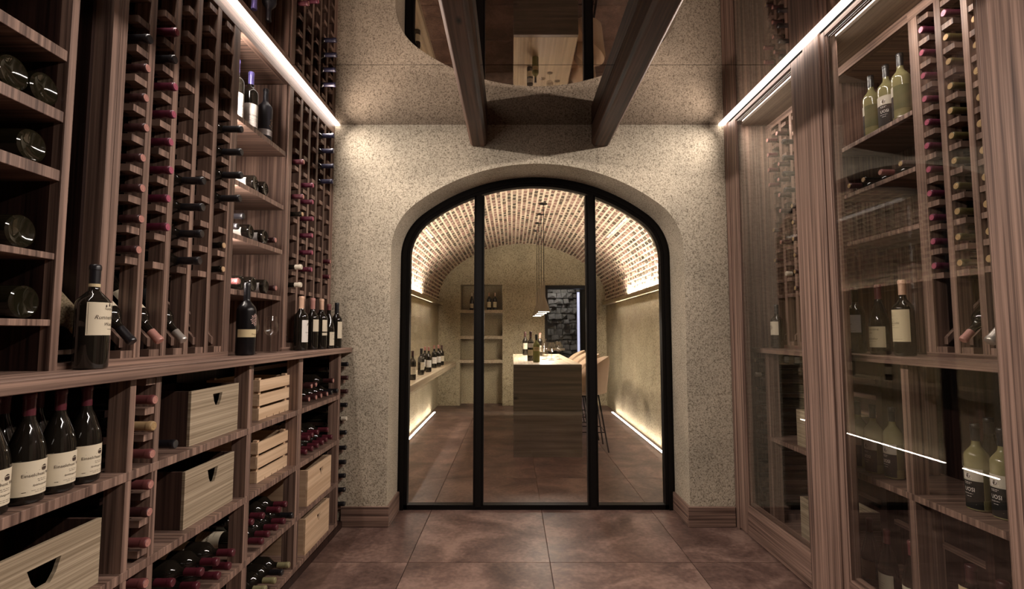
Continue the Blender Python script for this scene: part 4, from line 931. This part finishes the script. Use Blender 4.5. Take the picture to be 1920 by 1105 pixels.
bottle('foil', (1.70, 1.965, RV[1]), UP, 'sparkling bottle with brown foil on the lowest right shelf, farther one', gR); bottle('foil', (1.70, 1.842, RV[1]), UP, 'sparkling bottle with brown foil on the lowest right shelf, nearer one', gR)
for i, (y, tx, k, lb) in enumerate(((2.555, 1.738, 'rk_gold', 'first'), (2.452, 1.732, 'rk_cork', 'second'), (2.335, 1.725, 'rk_red', 'third'), (2.210, 1.722, 'rk_gold', 'fourth'))):
    bottle(k, (RU.x + .303, y, 1.953 + .037), RR_, f'bottle lying neck outwards on the second right display shelf, {lb} from the far end', gR)
gE = 'bottles in the end column of the right base cabinet'
for i in range(11):
    z = 1.03 - .0895 * i + .010 + .0266; k = 'rk_cork' if i in (0, 2) else ('end_cream' if i == 1 else 'end_black')
    bottle(k, (1.556 + .30, 3.303, z), RR_, f'{dict(rk_cork="cork-ended", end_cream="cream-capped", end_black="black-capped")[k]} lying bottle in the right end column, {ORD[i]} from the top', gE)

# ------------------------------------------------------------------ tasting room furniture
TXA, TXB, TYA, TYB, TZ = 0.016, 0.705, 5.214, 7.72, 0.919
t = thing('tasting_table', 'tall block-shaped spruce tasting table in the middle of the brick-vaulted room', 'table', ((TXA + TXB) / 2, TYA, 0))
box(TXA, TXB, TYA + .0505, TYB, TZ - .05, TZ).build('tabletop', shelf_w, t)
box(TXA, TXB, TYA, TYA + .050, 0, TZ).build('front_panel', table_w, t, bevel=.003)
box(TXA + .003, TXB - .003, TYB - .05, TYB, 0, TZ - .0555).build('end_panel', table_w, t)
box(TXA + .02, TXA + .05, TYA + .05, TYB - .05, 0, TZ - .0555).build('side_panel', table_w, t)
gT = 'bottles on the tasting table'
def wl(z0=.05, z1=.14, paper='cream', ang=-90, w_=.075): return [dict(paper=paper, ang=ang, w=w_, z0=z0, z1=z1, inks=[('dark', Print().words(0, (z1 - z0) * .6, .04, .003).words(0, (z1 - z0) * .35, .03, .002))])]
spec('t1', r=.037, h=.33, cap='brown', caplen=.2, label=wl(.085, .17)); spec('t2', r=.038, h=.335, cap='brown', caplen=.2, label=wl(.06, .125) + wl(.15, .20, 'grey'))
spec('t3', 'bdx', .038, .302, gl_green, 'black', caplen=.2, label=wl(.12, .165, 'gold')); spec('t4', r=.036, h=.315, cap='rose', caplen=.24, label=wl())
for k, x, y, lb in (('t1', .187, 7.32, 'brown-capped bottle with square cream label at the far left of the tasting table'), ('t2', .214, 5.89, 'dark bottle with two labels near the front of the tasting table'), ('t3', .268, 5.665, 'green white-wine bottle at the front of the tasting table'), ('t4', .395, 7.25, 'rose-capped bottle behind the glasses on the tasting table')):
    bottle(k, (x, y, TZ), UP, lb, gT)
for i, (x, y, lb) in enumerate(((.38, 6.16, 'wine glass of the front cluster on the tasting table, leftmost'), (.46, 6.02, 'wine glass at the front of the tasting table cluster'), (.485, 6.28, 'wine glass in the middle of the tasting table cluster'), (.43, 6.45, 'wine glass at the back of the tasting table cluster'), (.57, 6.22, 'wine glass right of the tasting table cluster'), (.595, 6.75, 'large wine glass standing alone right of the tasting table cluster'))):
    glass((x, y, TZ), .205, .043, lb, 'wine glasses on the tasting table')
# carafe
t = thing('carafe', 'clear glass carafe on the far half of the tasting table', 'carafe', (.44, 7.03, TZ)); t['_at'] = (0, 0, 0)
MB().lathe([(.0001, .003), (.055, .003), (.058, .03), (.050, .10), (.030, .16), (.026, .20), (.034, .235)], 24).build('vessel', stem_m, t, 60)
MB().lathe([(.0001, .0), (.056, .0), (.056, .003), (.0001, .003)], 24).build('foot', stem_m, t, 60)
# pendants
for i, y in enumerate((5.95, 6.48, 7.03, 7.58)):
    x = .372; zc = 2.777 - 1.84 + math.sqrt(1.84 ** 2 - (x - VX) ** 2) + .010; zb = 1.480
    t = thing('pendant_lamp', f'taupe cone pendant lamp over the tasting table, {ORD[i]} of four from the door', 'lamp', (x, y, zc), 'pendant lamps over the tasting table')
    MB().lathe([(.0001, zc), (.052, zc), (.056, zc - .022), (.0001, zc - .024)], 20, (x, y, 0)).build('canopy', black_m, t, 40)
    MB().lathe([(.0038, zc - .02), (.0038, zb + .36)], 6, (x, y, 0)).build('cord', black_m, t)
    MB().lathe([(.0001, zb + .362), (.0155, zb + .36), (.0165, zb + .18), (.020, zb + .165), (.073, zb), (.068, zb + .001), (.017, zb + .158), (.0001, zb + .16)], 28, (x, y, 0)).build('shade', shade_m, t, 40)
    MB().lathe([(.0001, zb + .002), (.0625, zb + .002), (.0625, zb + .004), (.0001, zb + .004)], 20, (x, y, 0)).build('diffuser', led_pend, t)
# bar chairs with channelled shell backs, facing the table
def chair():
    t = bpy.data.objects.new('bar_chair', None); C.objects.link(t)
    n, m = 44, 8; v = []; f = []; zs, zt = .60, .985; rad = .225
    for lay in (0, 1):
        for i in range(n + 1):
            a = (i / n - .5) * R(205)
            rib = .5 - .5 * abs(math.sin(a * 6.2))
            for j in range(m + 1):
                q = j / m; top_ = zt - .20 * (abs(a) / R(102)) ** 2.6
                z = zs + (top_ - zs) * q; r = rad * (.82 + .18 * q) + (.028 if lay else 0) - (.013 * rib if not lay else -.010 * rib)
                if j == m: r = rad * 1.0 + .014
                v.append((r * math.cos(a), r * math.sin(a) * 1.02, z))
    W = m + 1; L = (n + 1) * W
    for i in range(n):
        for j in range(m):
            a = i * W + j; f.append((a, a + W, a + W + 1, a + 1)); f.append((L + a, L + a + 1, L + a + W + 1, L + a + W))
        f.append((i * W + m, (i + 1) * W + m, L + (i + 1) * W + m, L + i * W + m)); f.append((i * W, L + i * W, L + (i + 1) * W, (i + 1) * W))
    for i in (0, n):
        for j in range(m): a = i * W + j; f.append((a, a + 1, L + a + 1, L + a))
    MB().add(v, f).build('backrest', fabric_m, t, 50)
    MB().lathe([(.0001, .575), (.15, .578), (.205, .595), (.218, .625), (.20, .65), (.10, .66), (.0001, .66)], 28).build('seat', fabric_m, t, 50)
    for sx in (-1, 1):
        for sy in (-1, 1):
            MB().tube([(sx * .11, sy * .11, .582), (sx * .20, sy * .20, 0)], .0085, 8).build('leg', black_m, t)
    q = .172; MB().tube([(-q, -q, .20), (q, -q, .20), (q, q, .20), (-q, q, .20), (-q, -q, .20)], .006, 6).build('footrest', black_m, t)
    return t
ch = chair()
for i, (y, lb) in enumerate(((5.62, 'nearest'), (6.22, 'second'), (6.82, 'third'), (7.42, 'farthest'))):
    o = ch if i == 0 else copy_tree(ch)
    o.location = (.81, y, 0); o.rotation_euler = (0, 0, R(random.uniform(-3, 3)))
    tag(o, f'{lb} beige channel-back bar chair with thin black legs at the tasting table', 'chair', 'bar chairs at the tasting table')
# long wall shelf with bottles on the left, bottles in the niche
tag(box(XLW + .001, -.95, D2 + .06, YE - .06, .675, .745).build('wall_shelf', shelf_w, bevel=.002), 'long spruce shelf on the left wall of the tasting room', 'shelf')
gS = 'bottles on the long tasting room shelf'
spec('s_a', r=.037, h=.305, cap='brown', label=wl(.06, .14, 'cream', -50)); spec('s_b', r=.037, h=.31, cap='black', label=wl(.06, .15, 'cream', -30)); spec('s_c', r=.037, h=.315, cap='rose', caplen=.16, label=wl(.06, .15, 'white', -70))
for k, x, y, lb in (('s_a', -1.046, 5.422, 'nearest bottle on the long left shelf, beside the door frame'), ('s_b', -1.069, 6.054, 'black-capped bottle, second on the long left shelf'), ('s_a', -1.10, 6.27, 'brown-capped bottle, third on the long left shelf'), ('s_c', -1.05, 6.49, 'rose-capped bottle, fourth on the long left shelf'),
                    ('s_c', -1.12, 6.62, 'rose-capped bottle set back against the wall, long left shelf'), ('s_c', -1.095, 7.25, 'pale-capped bottle, third from the far end of the long left shelf'), ('s_c', -1.068, 7.48, 'pale-capped bottle, second from the far end of the long left shelf'), ('s_a', -1.07, 7.83, 'brown-capped bottle at the far end of the long left shelf')):
    bottle(k, (x, y, .745), UP, lb, gS)
gN = 'bottles on the topmost niche shelf'
spec('n_a', 'bur', .037, .30, cap='cream', caplen=.2, label=wl(.03, .11)); spec('n_b', r=.040, h=.30, cap='peach', caplen=.2, label=wl(.045, .14, 'ivory'))
for k, x, lb in (('n_a', -.700, 'burgundy bottle with pale cap at the left of the niche shelf'), ('n_b', -.398, 'peach-capped bottle on the niche shelf, next to the door mullion'), ('n_b', -.298, 'peach-capped bottle on the niche shelf, rightmost')): bottle(k, (x, 8.90, 1.627), UP, lb, gN)

# tidy: helper property is not part of the scene description
for o in bpy.data.objects:
    if '_at' in o: del o['_at']
